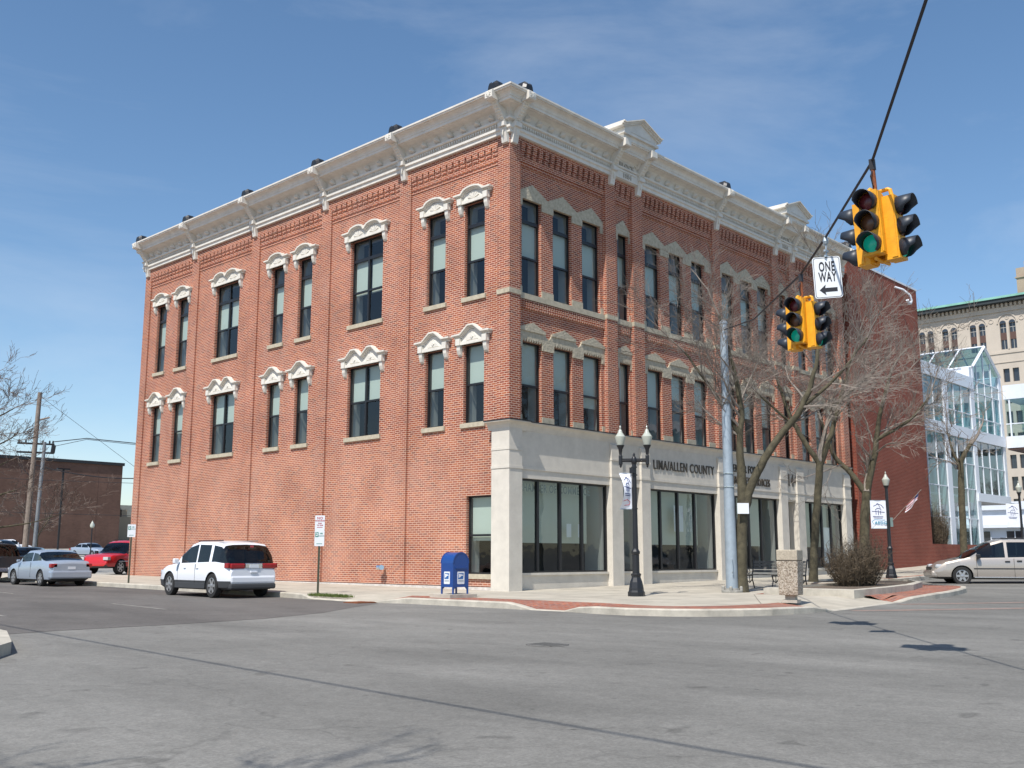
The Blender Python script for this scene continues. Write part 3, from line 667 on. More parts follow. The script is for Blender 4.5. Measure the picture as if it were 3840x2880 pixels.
# frieze ornament: dentils and fans
mb = MB()
def fans(T, a, b, pitch):
    mb.T = T; n = round((b-a)/pitch); p = (b-a)/n
    for i in range(n):
        c = a+(i+.5)*p
        mb.add([(c-.13, .10, 15.50), (c+.13, .10, 15.50), (c, .34, 15.58), (c+.0, .16, 15.80), (c, .10, 15.46), (c-.12, .2, 15.52), (c+.12, .2, 15.52)], [(0, 5, 3), (5, 2, 3), (2, 6, 3), (6, 1, 3), (0, 4, 5), (5, 4, 2), (2, 4, 6), (6, 4, 1), (0, 3, 1), (0, 1, 4)])
        mb.box(c-.035, c+.035, .10, .15, 15.47, 15.55)
    m_ = int((b-a)/.115)
    for k in range(m_):
        u = a+(k+.5)*(b-a)/m_
        mb.prism([(u-.045, 15.33), (u+.045, 15.33), (u, 15.215)], 1, .088, .15)
LB = [.14, 5.24, 9.98, 15.01, 19.98, 24.45]; RB = [.17, 5.43, 7.08, 12.63, 17.6, 19.2, 24.05]
for i in range(5): mb = MB(); fans(FL, LB[i]+.2, LB[i+1]-.2, .68); mb.build('frieze_ornament', M['cornice'], B)
for i in (0, 2, 3, 5): mb = MB(); fans(FR, RB[i]+.2, RB[i+1]-.2, .62); mb.build('frieze_ornament', M['cornice'], B)
def bracket(T, u, rosette=True):
    mb = MB(T)
    mb.prism([(-.01, 14.60), (.10, 14.62), (.2, 15.1), (.2, 15.14), (.27, 15.14), (.27, 15.27), (.2, 15.30), (.66, 15.90), (.66, 16.0), (-.01, 16.0)], 0, u-.125, u+.125)
    mb.box(u-.15, u+.15, .0, .285, 15.132, 15.278)
    br = mb.build('cornice_bracket', M['cornice'], B)
    mb = MB(T)
    mb.prism([(.55, 15.88), (.83, 15.90), (.88, 15.94), (.88, 16.16), (.84, 16.2), (.50, 16.2)], 0, u-.165, u+.165); mb.box(u-.12, u+.12, .3, .80, 16.2, 16.23)
    mb.build('bracket_head', M['cornice'], br)
    mb = MB(T); rows, cols_ = 25, 9; vs = []
    for i_ in range(rows):
        t = .06+.88*i_/(rows-1); z = 15.30+.60*t; o_ = .2+.46*t
        for j_ in range(cols_):
            hi_ = (i_ % 4 in (1, 2)) and j_ in (1, 2, 3, 5, 6, 7); e_ = j_ in (0, cols_-1) or i_ in (0, rows-1)
            vs.append((u-.115+.23*j_/(cols_-1), o_+(-.02 if e_ else (.004 if hi_ else .042)), z))
    mb.add(vs, [(a*cols_+b, a*cols_+b+1, (a+1)*cols_+b+1, (a+1)*cols_+b) for a in range(rows-1) for b in range(cols_-1)])
    mb.prism([(u-.07, 15.08), (u+.07, 15.08), (u, 14.82)], 1, .10, .21)
    if rosette: mb.prism([(u+(.11 if k % 2 else .05)*math.cos(k*math.pi/8), 16.05+(.11 if k % 2 else .05)*math.sin(k*math.pi/8)) for k in range(16)], 1, .88, .90)
    mb.build('bracket_ornament', M['trim'], br, recalc=False)
    return br
for u in LB: bracket(FL, u)
for u in RB: bracket(FR, u, u in (RB[0], RB[3], RB[-1]))
def finial(T, u):
    mb = MB(T)
    pr = [(-.20, 0), (-.235, .12), (-.19, .24), (-.12, .32), (-.05, .29), (0, .27), (.06, .29), (.13, .33), (.19, .24), (.23, .10), (.21, 0)]
    n = len(pr); rings = []
    for o_, s in ((.22, .8), (.34, 1.), (.6, 1.), (.72, .75)): rings.append([(u+a*s*1.0, o_, 16.23+b*s*1.15) for a, b in pr])
    vs = [p for r in rings for p in r]; fs = [tuple(range(n)), tuple(range(3*n, 4*n))[::-1]]
    for j in range(3):
        for i in range(n): fs.append((j*n+i, j*n+(i+1) % n, (j+1)*n+(i+1) % n, (j+1)*n+i))
    mb.add(vs, fs); mb.build('roof_finial', M['black'], B)
for u in (-.15+.3, 5.24, 9.98, 15.01, 19.98, 24.45): finial(FL, u)
for u in (.2, 12.63, 24.05): finial(FR, u)
# pediments and name niches
def pediment(u):
    mb = MB(FR)
    mb.box(u-.98, u+.98, .0, .78, 16.2, 16.36)
    mb.box(u-1.08, u+1.08, -.1, .88, 16.36, 16.45); 
    mb.prism([(u-1.0, 16.45), (u+1.0, 16.45), (u+1.0, 16.62), (u, 17.02), (u-1.0, 16.62)], 1, -.1, .84)
    # raking mouldings
    for s in (-1, 1):
        for o0, o1, d in ((.0, .06, .90), (.06, .115, .96), (.115, .16, 1.02)):
            a = [(u, 17.0+o0), (u+s*1.08, 16.58+o0), (u+s*1.22, 16.60+o0), (u+s*1.22, 16.60+o1), (u+s*1.08, 16.58+o1), (u, 17.0+o1)]
            mb.prism(a, 1, -.1, d)
    mb.prism([(u-.62, 16.5), (u+.62, 16.5), (u, 16.80)], 1, .84, .86)
    p = mb.build('pediment', M['cornice'], B)
    mb = MB(FR)
    mb.box(u-.70, u+.70, .08, .16, 14.97, 15.30)
    # arched niche: panel with arch moulding
    mb.box(u-.70, u+.70, .02, .145, 15.30, 16.2)
    pts = [(u+math.cos(math.pi*k/12)*.5, 15.62+math.sin(math.pi*k/12)*.55) for k in range(13)]; pt2 = [(u+math.cos(math.pi*k/12)*.58, 15.62+math.sin(math.pi*k/12)*.63) for k in range(13)]
    for i in range(12): mb.prism([pts[i], pts[i+1], pt2[i+1], pt2[i]], 1, .14, .21)
    for s in (-1, 1): mb.prism([(.14, 15.55), (.22, 15.6), (.42, 15.9), (.66, 16.2), (.14, 16.2)], 0, u+s*.64-.06, u+s*.64+.06)
    mb.box(u-.58, u+.58, .14, .19, 15.25, 15.32)
    nb = mb.build('name_panel', M['cornice'], p)
    return p
pd1 = pediment(6.25); pd2 = pediment(18.35)
for u in (6.25, 18.35):
    text('lettering', 'BLOCK', M['relief'], B, (u, -.165, 15.50), TX, .26, .02, .006); text('lettering', '1884', M['relief'], B, (u, -.165, 15.12), TX, .25, .02, .006)

# ---------------- storefront
SP = [(-.12, .48), (5.11, 5.74), (6.87, 7.40), (12.1, 12.69), (17.1, 17.68), (18.58, 19.22), (23.3, 23.95)]
zf = lambda u: gz(max(u, 0), 0)-.02
mb = MB(FR)
# fascia and architrave
mb.box(.0, XR-.3, -.1, .03, 3.88, 5.12)
mb.box(.0, XR-.3, -.1, .045, 3.80, 3.90); mb.box(.1, XR-.4, -.1, .015, 3.52, 3.80)
fascia = mb.build('fascia', M['stucco'], B)
for i, (a, b) in enumerate(SP[1:]):
    mb = MB(FR); mb.box(a, b, -.34, .12, zf(a), 3.80); mb.box(a, b, .0, .12, 3.88, 4.42); mb.box(a-.02, b+.02, .0, .14, 3.80, 3.88); mb.box(a, b, .0, .12, 4.45, 4.92)
    mb.box(a-.015, b+.015, .0, .15, 4.38, 4.45); mb.prism([(.0, 4.92), (.12, 4.92), (.03, 4.99), (.0, 4.99)], 0, a, b); mb.build('pier', M['stucco'], B)
mb = MB(FR); mb.box(-.12, .48, -.66, .12, -.03, 3.80); mb.box(-.12, .48, -.66, .12, 3.88, 4.38); mb.box(-.14, .50, -.67, .14, 3.80, 3.88); mb.box(-.12, .48, -.66, .12, 4.45, 5.12); mb.box(-.135, .495, -.665, .135, 4.38, 4.45)
mb.build('corner_pier', M['stucco'], B)
# storefront cornice cove
def cove(mb, prof, path_l, ur):
    vs = []
    for p, z in prof: vs += [(-p, path_l, z), (-p, -p, z), (ur, -p, z)]
    fs = []
    for i in range(len(prof)-1): fs += [(3*i, 3*i+1, 3*i+4, 3*i+3), (3*i+1, 3*i+2, 3*i+5, 3*i+4)]
    fs += [tuple(3*i for i in range(len(prof))), tuple(3*i+2 for i in range(len(prof)))[::-1]]
    mb.add(vs, fs)
mb = MB()
cove(mb, [(.10, 5.02), (.125, 5.10), (.155, 5.18), (.22, 5.25), (.31, 5.27), (.31, 5.30), (-.08, 5.32)], .82, .70)
q = [(-.1, 5.02), (.04, 5.04), (.06, 5.12), (.10, 5.2), (.16, 5.25), (.20, 5.27), (.20, 5.30), (-.15, 5.32)]
mb.T = FR; n = len(q); mb.add([(u, p, z) for u in (.7, XR-.28) for p, z in q], [tuple(range(n)), tuple(range(n, 2*n))[::-1]]+[(i, i+1, n+i+1, n+i) for i in range(n-1)])
sc_ = mb.build('storefront_cornice', M['stucco'], B, recalc=False)
mb = MB(); cove(mb, [(.29, 5.301), (.325, 5.301), (.325, 5.335), (-.08, 5.35)], .84, .71)
mb.T = FR; q = [(.1, 5.301), (.215, 5.301), (.215, 5.335), (-.17, 5.35)]; n = 4
mb.add([(u, p, z) for u in (.71, XR-.27) for p, z in q], [tuple(range(n)), tuple(range(n, 2*n))[::-1]]+[(i, i+1, n+i+1, n+i) for i in range(n-1)])
mb.build('drip_flashing', M['black'], sc_, recalc=False)
mb = MB(FR)
for i in range(6):
    a, b = SP[i][1], SP[i+1][0]
    if i == 4: mb.box(a, b, -.6, -.5, 0, 3.55); mb.box(a, b, -.55, -.05, 3.45, 3.52); continue     # recessed entry
    mb.box(a, b, -.34, -.10, zf(a), .47); mb.box(a, b, -.34, -.05, .47, .545)
build_each(mb, 'bulkhead', M['stucco'], B)
def shopwin(a, b, mulls, zb=.55, zt=3.53, bl=1.5):
    out = -.13; fr = MB(FR); t = .07
    fr.box(a, a+t, out-.1, out, zb, zt); fr.box(b-t, b, out-.1, out, zb, zt); fr.box(a+t, b-t, out-.1, out, zt-t, zt); fr.box(a+t, b-t, out-.1, out, zb, zb+t*.7)
    for m_ in mulls: fr.box(m_-.045, m_+.045, out-.1, out+.012, zb+.04, zt-t)
    w_ = fr.build('shop_window', M['frame'], B)
    g = MB(FR); g.quad((a, out-.05, zb), (b, out-.05, zb), (b, out-.05, zt), (a, out-.05, zt)); g.build('pane', M['glass'], w_, recalc=False)
    g = MB(FR); g.quad((a+.05, out-.55, bl), (b-.45, out-.55, bl), (b-.45, out-.55, zt), (a+.05, out-.55, zt)); g.build('blind', M['blind'], w_, recalc=False)
    g = MB(FR); g.box(b-.12, b-.002, out-.9, out-.11, zb, zt); g.box(a+.002, a+.1, out-.9, out-.11, zb, zt); g.box(a, b, out-.9, out-.11, zt, zt+.05); g.box(a, b, out-.9, out-.11, zb-.05, zb); g.build('lining', M['lining'], w_)
    return w_
shopwin(SP[0][1], SP[1][0], (1.5, 2.62, 3.76)); shopwin(SP[1][1], SP[2][0], ()); shopwin(SP[2][1], SP[3][0], (8.36, 9.51, 10.67)); shopwin(SP[3][1], SP[4][0], (13.7, 14.75, 15.76))
wd_ = shopwin(SP[5][1], SP[6][0], (20.3, 21.3, 22.2))
g = MB(FR); g.quad((21.38, -.2, .75), (22.12, -.2, .75), (22.12, -.2, 2.4), (21.38, -.2, 2.4)); g.build('poster', M['signw'], wd_, recalc=False)
g = MB(FR); g.quad((9.62, -.4, 2.0), (10.25, -.4, 2.0), (10.25, -.4, 3.0), (9.62, -.4, 3.0)); g.quad((3.25, -.4, 1.7), (3.5, -.4, 1.7), (3.5, -.4, 2.15), (3.25, -.4, 2.15)); g.quad((3.85, -.4, 1.7), (4.05, -.4, 1.7), (4.05, -.4, 2.15), (3.85, -.4, 2.15)); g.build('window_notice', M['signw'], B, recalc=False)
text('lettering', 'CHAMBER OF COMMERCE', mat('window_letter', (.22, .25, .23), .8), B, (2.5, .24, 3.24), TX, .36, .002, .006, sx=.78)
text('lettering', 'LIMA/ALLEN COUNTY', M['letter'], B, (9.78, -.05, 4.40), TX, .49, .012, .004, sx=.78)
text('lettering', 'CENTER FOR', M['letter'], B, (14.1, -.05, 4.62), TX, .44, .02, .006, sx=.74); text('lettering', 'BUSINESS SERVICES', M['letter'], B, (14.8, -.05, 4.14), TX, .44, .02, .006, sx=.70)
text('lettering', '144', M['letter'], B, (18.27, -.05, 4.36), TX, .76, .012, .008, sx=.70)
# foundation course
mb = MB(FL); mb.box(.66, YL, -.3, .025, -.05, .10); 
for i in range(6): pass
mb.build('foundation', M['found'], B)
mb = MB(); mb.tube([(-.0, 6.0, .67), (-.14, 6.0, .67)], .065, 10); mb.tube([(-.14, 6.0, .67), (-.20, 6.12, .68)], .09, 12); mb.tube([(-.14, 6.0, .67), (-.20, 5.88, .68)], .09, 12)
mb.build('standpipe', M['chrome'], B)

# ================================================================== dark brick annex
A = empty('brick_annex', (25, 0, 0)); tag(A, 'plain dark red brick annex at the right end of the corner building', 'building')
mb = MB(FR)
mb.box(24.36, 25.05, -10, -.9, .3, 16.0); mb.box(25.05, 34.05, -10, .0, .3, 16.1)
mb.build('wall', M['brick2'], A, loc=(-25, 0, 0))
mb = MB(FR); mb.box(25.0, 34.1, -10, .03, 16.1, 16.2); mb.build('coping', M['white_panel'], A, loc=(-25, 0, 0))
mb = MB(FR); mb.box(34.06, 43, -.35, -.02, .45, 1.76); o = mb.build('garden_wall', M['brick2']); tag(o, 'low dark red brick wall in front of the glass building', 'wall')
mb = MB(FR); mb.tube([(27.9, .04, 1.08), (27.9, .14, 1.06)], .05, 8); mb.tube([(27.9, .12, 1.05), (27.9, .16, .8)], .035, 8); o = mb.build('standpipe', M['chrome'], A, loc=(-25, 0, 0))
mb = MB(); mb.tube([(31.0, -.02, 15.75), (31.3, -.35, 15.6), (31.6, -.6, 15.3), (31.75, -.62, 15.0), (31.6, -.6, 14.8)], .06, 8); mb.tube([(31.6, -.6, 14.85), (31.35, -.6, 14.78), (31.2, -.6, 14.95)], .09, 8); mb.build('security_camera', M['white_panel'], A, smooth=True, loc=(-25, 0, 0))

# ================================================================== glass building
G = empty('glass_building', (37, 1, .6)); tag(G, 'white framed glass building with gabled skylight beyond the brick annex', 'building')
GO = (-37, -1, -.6)
Y0 = -1.0   # outward coordinate of facade (y=1)
mb = MB(FR)
mb.box(34.2, 45.4, -9, Y0, 11.84, 12.62); mb.box(34.2, 50.9, -9, Y0+.02, 8.45, 9.15); mb.box(44.75, 50.95, -9, Y0+.04, 4.55, 5.08); mb.box(34.2, 45.4, -9, Y0, .2, .62)
mb.box(45.3, 45.6, -.5-5, Y0, 12.6, 13.35)
build_each(mb, 'floor_band', M['white_panel'], G, loc=GO)
mb = MB(FR)
for a, b, z0, z1 in ((40.0, 40.75, 9.15, 11.84), (44.8, 45.45, 9.15, 13.3), (50.4, 50.9, 9.15, 13.3), (39.9, 40.6, .5, 8.45), (44.7, 45.3, .5, 8.45), (50.45, 50.9, 5.08, 8.45)): mb.box(a, b, Y0-.5, Y0-.03, z0, z1)
build_each(mb, 'column', M['white_panel'], G, loc=GO)
mb = MB(FR); mu = .035
for x in (35.6, 37.0, 38.45, 41.85, 43.2): mb.box(x-mu, x+mu, Y0-.15, Y0-.06, 9.15, 11.84); mb.box(x-mu, x+mu, Y0-.15, Y0-.06, .6, 8.45)
for x in (46.3, 47.7, 49.1): mb.box(x-mu, x+mu, Y0-.15, Y0-.06, 9.15, 13.3+(1.6-abs(x-47.85)*.66)); mb.box(x-mu, x+mu, Y0-.15, Y0-.06, 5.08, 8.45)
mb.box(34.2, 44.8, Y0-.15, Y0-.065, 10.09, 10.15); mb.box(45.45, 50.4, Y0-.15, Y0-.065, 10.01, 10.07)
for z in (6.85, 5.27, 3.4): mb.box(34.2, 44.7, Y0-.15, Y0-.065, z-.03, z+.03)
mb.box(45.3, 50.45, Y0-.15, Y0-.065, 6.8, 6.86)
for z in (11.7, 12.5): mb.box(45.45, 50.4, Y0-.15, Y0-.064, z-.03, z+.03)
mb.build('mullion', M['white_panel'], G, loc=GO)
mb = MB(FR); mb.quad((34.2, Y0-.11, .6), (44.8, Y0-.11, .6), (44.8, Y0-.11, 11.84), (34.2, Y0-.11, 11.84)); mb.quad((45.3, Y0-.11, 5.08), (50.6, Y0-.11, 5.08), (50.6, Y0-.11, 13.3), (45.3, Y0-.11, 13.3)); mb.quad((45.3, Y0-.11, 13.3), (50.6, Y0-.11, 13.3), (47.9, Y0-.11, 15.05))
mb.build('glazing', M['glassr'], G, loc=GO, recalc=False)
# gable frame and glass roof
mb = MB()
ap = (47.85, 15.08); el = (45.3, 13.35); er = (50.6, 13.3)
for a, b in ((el, ap), (ap, er)): 
    for yy in (.98, 7.5): mb.tube([(a[0], yy, a[1]), (b[0], yy, b[1])], .11, 4)
for yy in (2.6, 4.2, 5.8): mb.tube([(el[0], yy, el[1]), (ap[0], yy, ap[1])], .06, 4); mb.tube([(er[0], yy, er[1]), (ap[0], yy, ap[1])], .06, 4)
mb.tube([(ap[0], 1, ap[1]), (ap[0], 7.5, ap[1])], .07, 4); mb.tube([(el[0], 1, el[1]), (el[0], 7.5, el[1])], .07, 4); mb.tube([(er[0], 1, er[1]), (er[0], 7.5, er[1])], .07, 4)
mb.build('skylight_frame', M['white_panel'], G, loc=GO)
mb = MB(); mb.quad((el[0], 1, el[1]), (ap[0], 1, ap[1]), (ap[0], 7.5, ap[1]), (el[0], 7.5, el[1])); mb.quad((er[0], 1, er[1]), (ap[0], 1, ap[1]), (ap[0], 7.5, ap[1]), (er[0], 7.5, er[1])); mb.build('skylight_glass', M['glassr'], G, loc=GO, recalc=False)
# inner floor, back wall, right side
mb = MB(); mb.box(34.2, 50.8, 4.5, 4.7, .5, 12.4); mb.quad((50.85, 1.2, 5), (50.85, 7.5, 5), (50.85, 7.5, 13.3), (50.85, 1.2, 13.3)); mb.build('inner_wall', mat('inner_wall', (.30, .36, .36), .8), G, loc=GO)
mb = MB()
for x in (36.2, 38.0, 42.4, 46.9, 48.6): mb.tube([(x, 2.8, .6), (x, 2.8, 11.8)], .12, 8)
for z in (5.0, 9.25): mb.box(34.3, 44.6, 2.2, 4.5, z-.12, z)
build_each(mb, 'inner_column', M['white_panel'], G, loc=GO)
# skywalk bridge
S = empty('skywalk', (52.5, -10, 8.3)); tag(S, 'white enclosed pedestrian skywalk crossing the street from the glass building', 'skywalk'); SO = (-52.5, 10, -8.3)
mb = MB(); mb.box(50.95, 54.5, -34, .95, 11.8, 12.78); mb.box(50.95, 54.5, -34, .95, 8.42, 9.22); build_each(mb, 'floor_band', M['white_panel'], S, loc=SO)
mb = MB(); mb.box(51.0, 54.45, -34, .9, 8.3, 8.42); mb.build('soffit', M['spandrel'], S, loc=SO)
mb = MB()
for k in range(24): yy = .6-k*1.45; mb.box(50.99, 51.07, yy-.05, yy+.05, 9.22, 11.8); mb.box(54.38, 54.46, yy-.05, yy+.05, 9.22, 11.8)
mb.box(50.985, 51.07, -34, .9, 10.05, 10.12); mb.box(54.38, 54.465, -34, .9, 10.05, 10.12)
mb.build('mullion', M['white_panel'], S, loc=SO)
mb = MB(); mb.quad((51.03, -34, 9.2), (51.03, .9, 9.2), (51.03, .9, 11.82), (51.03, -34, 11.82)); mb.quad((54.42, -34, 9.2), (54.42, .9, 9.2), (54.42, .9, 11.82), (54.42, -34, 11.82)); mb.build('glazing', M['glassr'], S, loc=SO, recalc=False)

# ================================================================== limestone tower block
T_ = empty('office_tower', (150, 35, 1.5)); tag(T_, 'pale limestone office tower with arched upper windows and green copper eave', 'office tower'); TO = (-150, -35, -1.5)
prs = [(43.1+.65-.5-k*4.45, ) for k in range(-1, 6)]
cen = [47.0-4.47*k+ .0 for k in range(7)]; cen = [46.9, 42.5, 38.5+.7, 34.65, 29.95, 25.4, 21.]
cen = [47.5, 43.1, 39.2, 34.65, 29.95, 25.4, 21.0]
holesT = []
mb = MB(FL)
OX = -150
fl_z = [z for z in (31.1, 27.6, 24.1, 20.6, 17.1, 13.6, 10.1, 6.6)]
hs = []
for c in cen:
    for s in (-.72, .72):
        hs.append((c+s-.5, c+s+.5, 34.3, 38.6))
        for z in fl_z: hs.append((c+s-.48, c+s+.48, z-2.2, z))
wb = wall(FL, 12, 62, 1, 43.0, hs, OX, 'w', .45)
for c in cen:   # arch tops: fill corners above square opening with arch-shaped frame
    pass
wb.box(12, 62, OX-20, OX-.5, 1, 43)
tw = wb.build('wall', M['limestone2'], T_, loc=TO, recalc=False)
def ring(mb, c, z, r0, r1, o0, o1, a0=0, a1=math.pi, n=12):
    for i in range(n):
        t0 = a0+(a1-a0)*i/n; t1 = a0+(a1-a0)*(i+1)/n
        mb.prism([(c+r0*math.cos(t0), z+r0*math.sin(t0)), (c+r0*math.cos(t1), z+r0*math.sin(t1)), (c+r1*math.cos(t1), z+r1*math.sin(t1)), (c+r1*math.cos(t0), z+r1*math.sin(t0))], 1, o0, o1)
mb = MB(FL)
for c in cen:
    ring(mb, c, 38.6, 1.42, 1.62, OX-.05, OX+.14); ring(mb, c, 39.5, .16, .30, OX, OX+.08, 0, 2*math.pi, 10)
    ring(mb, c-2.2, 39.2, .28, .42, OX, OX+.08, 0, 2*math.pi, 10)
    mb.box(c-.12, c+.12, OX-.05, OX+.1, 34.3, 38.7)
mb.box(12, 62, OX-.02, OX+.12, 33.6, 33.95); mb.box(12, 62, OX-.02, OX+.1, 32.1, 32.25); mb.box(12, 62, OX-.02, OX+.14, 3.5, 4.1)
mb.build('arch_moulding', M['limestone2'], T_, loc=TO)
mb = MB(FL); 
for c in cen:
    for s in (-.72, .72):
        ring(mb, c+s, 38.6, 0.01, .5, OX-.02, OX+.006, 0, math.pi, 10)
        w_ = None
mb.build('arch_light', M['darkwin'], T_, loc=TO)
for c in cen:
    for s in (-.72, .72):
        w_ = MB(FL); w_.quad((c+s-.5, OX-.4, 34.3), (c+s+.5, OX-.4, 34.3), (c+s+.5, OX-.4, 38.6), (c+s-.5, OX-.4, 38.6)); wo_ = w_.build('window', M['darkwin'], T_, loc=TO, recalc=False)
        f_ = MB(FL); f_.box(c+s-.5, c+s+.5, OX-.4, OX-.3, 35.9, 37.1); f_.build('spandrel', M['spandrel'], wo_)
        f_ = MB(FL); f_.box(c+s-.04, c+s+.04, OX-.4, OX-.34, 37.1, 38.6); f_.box(c+s-.04, c+s+.04, OX-.4, OX-.34, 34.3, 35.9); f_.box(c+s-.5, c+s+.5, OX-.4, OX-.33, 37.9, 38.0); build_each(f_, 'frame', M['lining'], wo_)
for c in cen[:6]:
    for s in (-.72, .72):
        for z in fl_z:
            w_ = MB(FL); w_.quad((c+s-.48, OX-.4, z-2.2), (c+s+.48, OX-.4, z-2.2), (c+s+.48, OX-.4, z), (c+s-.48, OX-.4, z)); w_.box(c+s-.03, c+s+.03, OX-.4, OX-.36, z-2.2, z-.9); w_.build('window', M['darkwin'], T_, loc=TO, recalc=False)
mb = MB(FL); mb.box(11, 62.5, OX-.2, OX+.25, 40.55, 41.3)
u = 11.2
while u < 62: mb.box(u, u+.34, OX, OX+.5, 41.3, 41.85); u += .68
mb.build('dentil_band', M['limestone2'], T_, loc=TO)
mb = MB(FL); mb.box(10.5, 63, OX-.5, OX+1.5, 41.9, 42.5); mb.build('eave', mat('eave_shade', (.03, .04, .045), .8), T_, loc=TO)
mb = MB(FL); mb.box(10.4, 63.1, OX-1, OX+1.7, 42.5, 42.85); mb.quad((10.4, OX+1.6, 42.85), (63, OX+1.6, 42.85), (63, OX-4, 44.2), (10.4, OX-4, 44.2)); mb.build('copper_roof', M['copper'], T_, loc=TO)
mb = MB(FL); mb.box(14, 29.3, OX-14, OX-4.5, 42.6, 48.6); mb.box(14, 29.5, OX-14, OX-4.3, 46.9, 47.1); mb.box(14, 28.0, OX-14, OX-4.6, 48.6, 49.6)
ph = mb.build('penthouse', mat('penthouse_stone', (.36, .28, .21), .9, var=.1, vscale=.5), T_, loc=TO)

# low white shops under the skywalk
W = empty('white_shop', (74, -4, 1)); tag(W, 'low white shopfront building seen beneath the skywalk', 'shop building'); WO = (-74, 4, -1)
mb = MB(); mb.box(74, 84, -12, 14, .4, 5.6); mb.box(73.7, 84, -12.2, 14.2, 5.2, 5.9); mb.box(73.4, 74, -12, 14, 3.6, 3.9); mb.build('wall', M['white_panel'], W, loc=WO)
mb = MB()
for k in range(7): mb.box(73.96, 74.02, -11+k*3.5, -8.8+k*3.5, 1.2, 3.3)
build_each(mb, 'window', M['darkwin'], W, loc=WO)
mb = MB()
for k in range(7):
    for j in (0, .73, 1.46, 2.2): mb.box(73.93, 73.96, -11+k*3.5+j-.04, -11+k*3.5+j+.04, 1.2, 3.3)
mb.build('window_bar', M['white_panel'], W, loc=WO)

# ================================================================== left background
BR = empty('brown_building', (50, 150, 1.5)); tag(BR, 'large windowless dark brown brick building behind the parking lot', 'building'); BO = (-50, -150, -1.5)
mb = MB(); mb.box(-40, 60.3, 150, 190, .5, 16.5); 
for x in range(-40, 61, 6): mb.box(x-.06, x+.06, 149.97, 150, .5, 16.2)
mb.build('wall', M['brownwall'], BR, loc=BO)
mb = MB(); mb.box(-40.2, 60.5, 149.7, 190.2, 16.5, 17.0); mb.build('coping', M['black'], BR, loc=BO)
Bg = empty('grey_building', (70, 150, 2)); tag(Bg, 'pale grey building in the gap behind the brown building', 'building')
mb = MB(); mb.box(61.0, 90, 160, 180, .5, 10.2); mb.build('wall', mat('grey_wall', (.30, .31, .28), .9, var=.2), Bg, loc=(-70, -150, -2)); mb = MB(); mb.box(63.5, 70, 158, 160, .5, 8.0); mb.box(64.8, 65.8, 158.5, 160, 8, 9.3); mb.build('wing', mat('tan_wall', (.35, .28, .2), .9), Bg, loc=(-70, -150, -2))

# ================================================================== trees
def grow(mb, p, d, r, length, lvl, rnd, spread=.6, upw=.25, minr=.007, kidsn=(5, 8), maxl=4, gnarl=.16):
    n = max(3, int(length/.28)); pts = [Vector(p)]; rad = [r]; d = Vector(d).normalized(); dirs = [d.copy()]
    for i in range(n):
        d = (d+Vector((rnd.gauss(0, gnarl), rnd.gauss(0, gnarl), rnd.gauss(0, gnarl)+upw*.10))).normalized()
        pts.append(pts[-1]+d*length/n); rad.append(max(minr, r*(1-.75*(i+1)/n))); dirs.append(d.copy())
    mb.tube(pts, rad, 5 if r > .03 else 3, cap=False)
    if lvl >= maxl: return
    k = rnd.randint(*kidsn)
    for j in range(k):
        t = rnd.uniform(.25, 1.0) if j else 1.; i = min(n, max(1, int(t*n))); q = dirs[i]
        a = Vector((rnd.gauss(0, 1), rnd.gauss(0, 1), rnd.gauss(0, 1))); a = (a-q*a.dot(q)).normalized()
        nd = (q+a*rnd.uniform(.45, 1.05)*spread*1.5+Vector((0, 0, upw*.5))).normalized()
        grow(mb, pts[i], nd, max(minr, rad[i]*rnd.uniform(.5, .75)), length*rnd.uniform(.42, .72), lvl+1, rnd, spread, upw, minr, kidsn, maxl, gnarl)
def tree(name, base, limbs, label, seed, cat='tree', bare=None, **kw):
    """limbs: lists of (x,y,z,r); the first one is the trunk from the ground"""
    rnd = random.Random(seed); root = empty(name, base); tag(root, label, cat, 'bare street trees')
    tr = MB(); tw = MB(); bx = Vector(base)
    for li, lm in enumerate(limbs):
        pts = [Vector(q[:3])-bx for q in lm]; rs = [q[3] for q in lm]
        # smooth resample
        P = []; RR = []
        for i in range(len(pts)-1):
            p0 = pts[max(i-1, 0)]; p1 = pts[i]; p2 = pts[i+1]; p3 = pts[min(i+2, len(pts)-1)]
            for k in range(5):
                t = k/5; P.append(.5*((2*p1)+(-p0+p2)*t+(2*p0-5*p1+4*p2-p3)*t*t+(-p0+3*p1-3*p2+p3)*t**3)+Vector((rnd.gauss(0, .012), rnd.gauss(0, .012), 0))); RR.append(rs[i]+(rs[i+1]-rs[i])*t)
        P.append(pts[-1]); RR.append(rs[-1])
        if li == 0: RR[0] *= 1.35; RR[1] *= 1.1
        tr.tube(P, RR, 10, cap=False)
        start = kw.get('start', 3.6)
        for i in range(1, len(P)):
            if P[i].z+base[2] < start: continue
            for _ in range(kw.get('den', 1)):
                if rnd.random() < kw.get('prob', .8):
                    q = (P[i]-P[i-1]).normalized(); a = Vector((rnd.gauss(0, 1), rnd.gauss(0, 1), rnd.gauss(0, .5))); a = (a-q*a.dot(q)).normalized()
                    grow(tw, P[i], (q*.45+a+Vector((0, 0, .25))).normalized(), min(.045, max(.014, RR[i]*.45)), rnd.uniform(*kw.get('blen', (1.3, 2.6))), 1, rnd, maxl=kw.get('maxl', 4), kidsn=kw.get('kn', (4, 6)), minr=kw.get('minr', .0042))
        grow(tw, P[-1], (P[-1]-P[-2]), RR[-1], kw.get('tip', 1.8), 1, rnd, maxl=kw.get('maxl', 4), kidsn=kw.get('kn', (4, 6)), minr=kw.get('minr', .0042))
    tr.build('trunk', M['bark'], root, smooth=True, recalc=False); tw.build('twigs', kw.get('tm') or M['twig'], root, recalc=False)
    return root
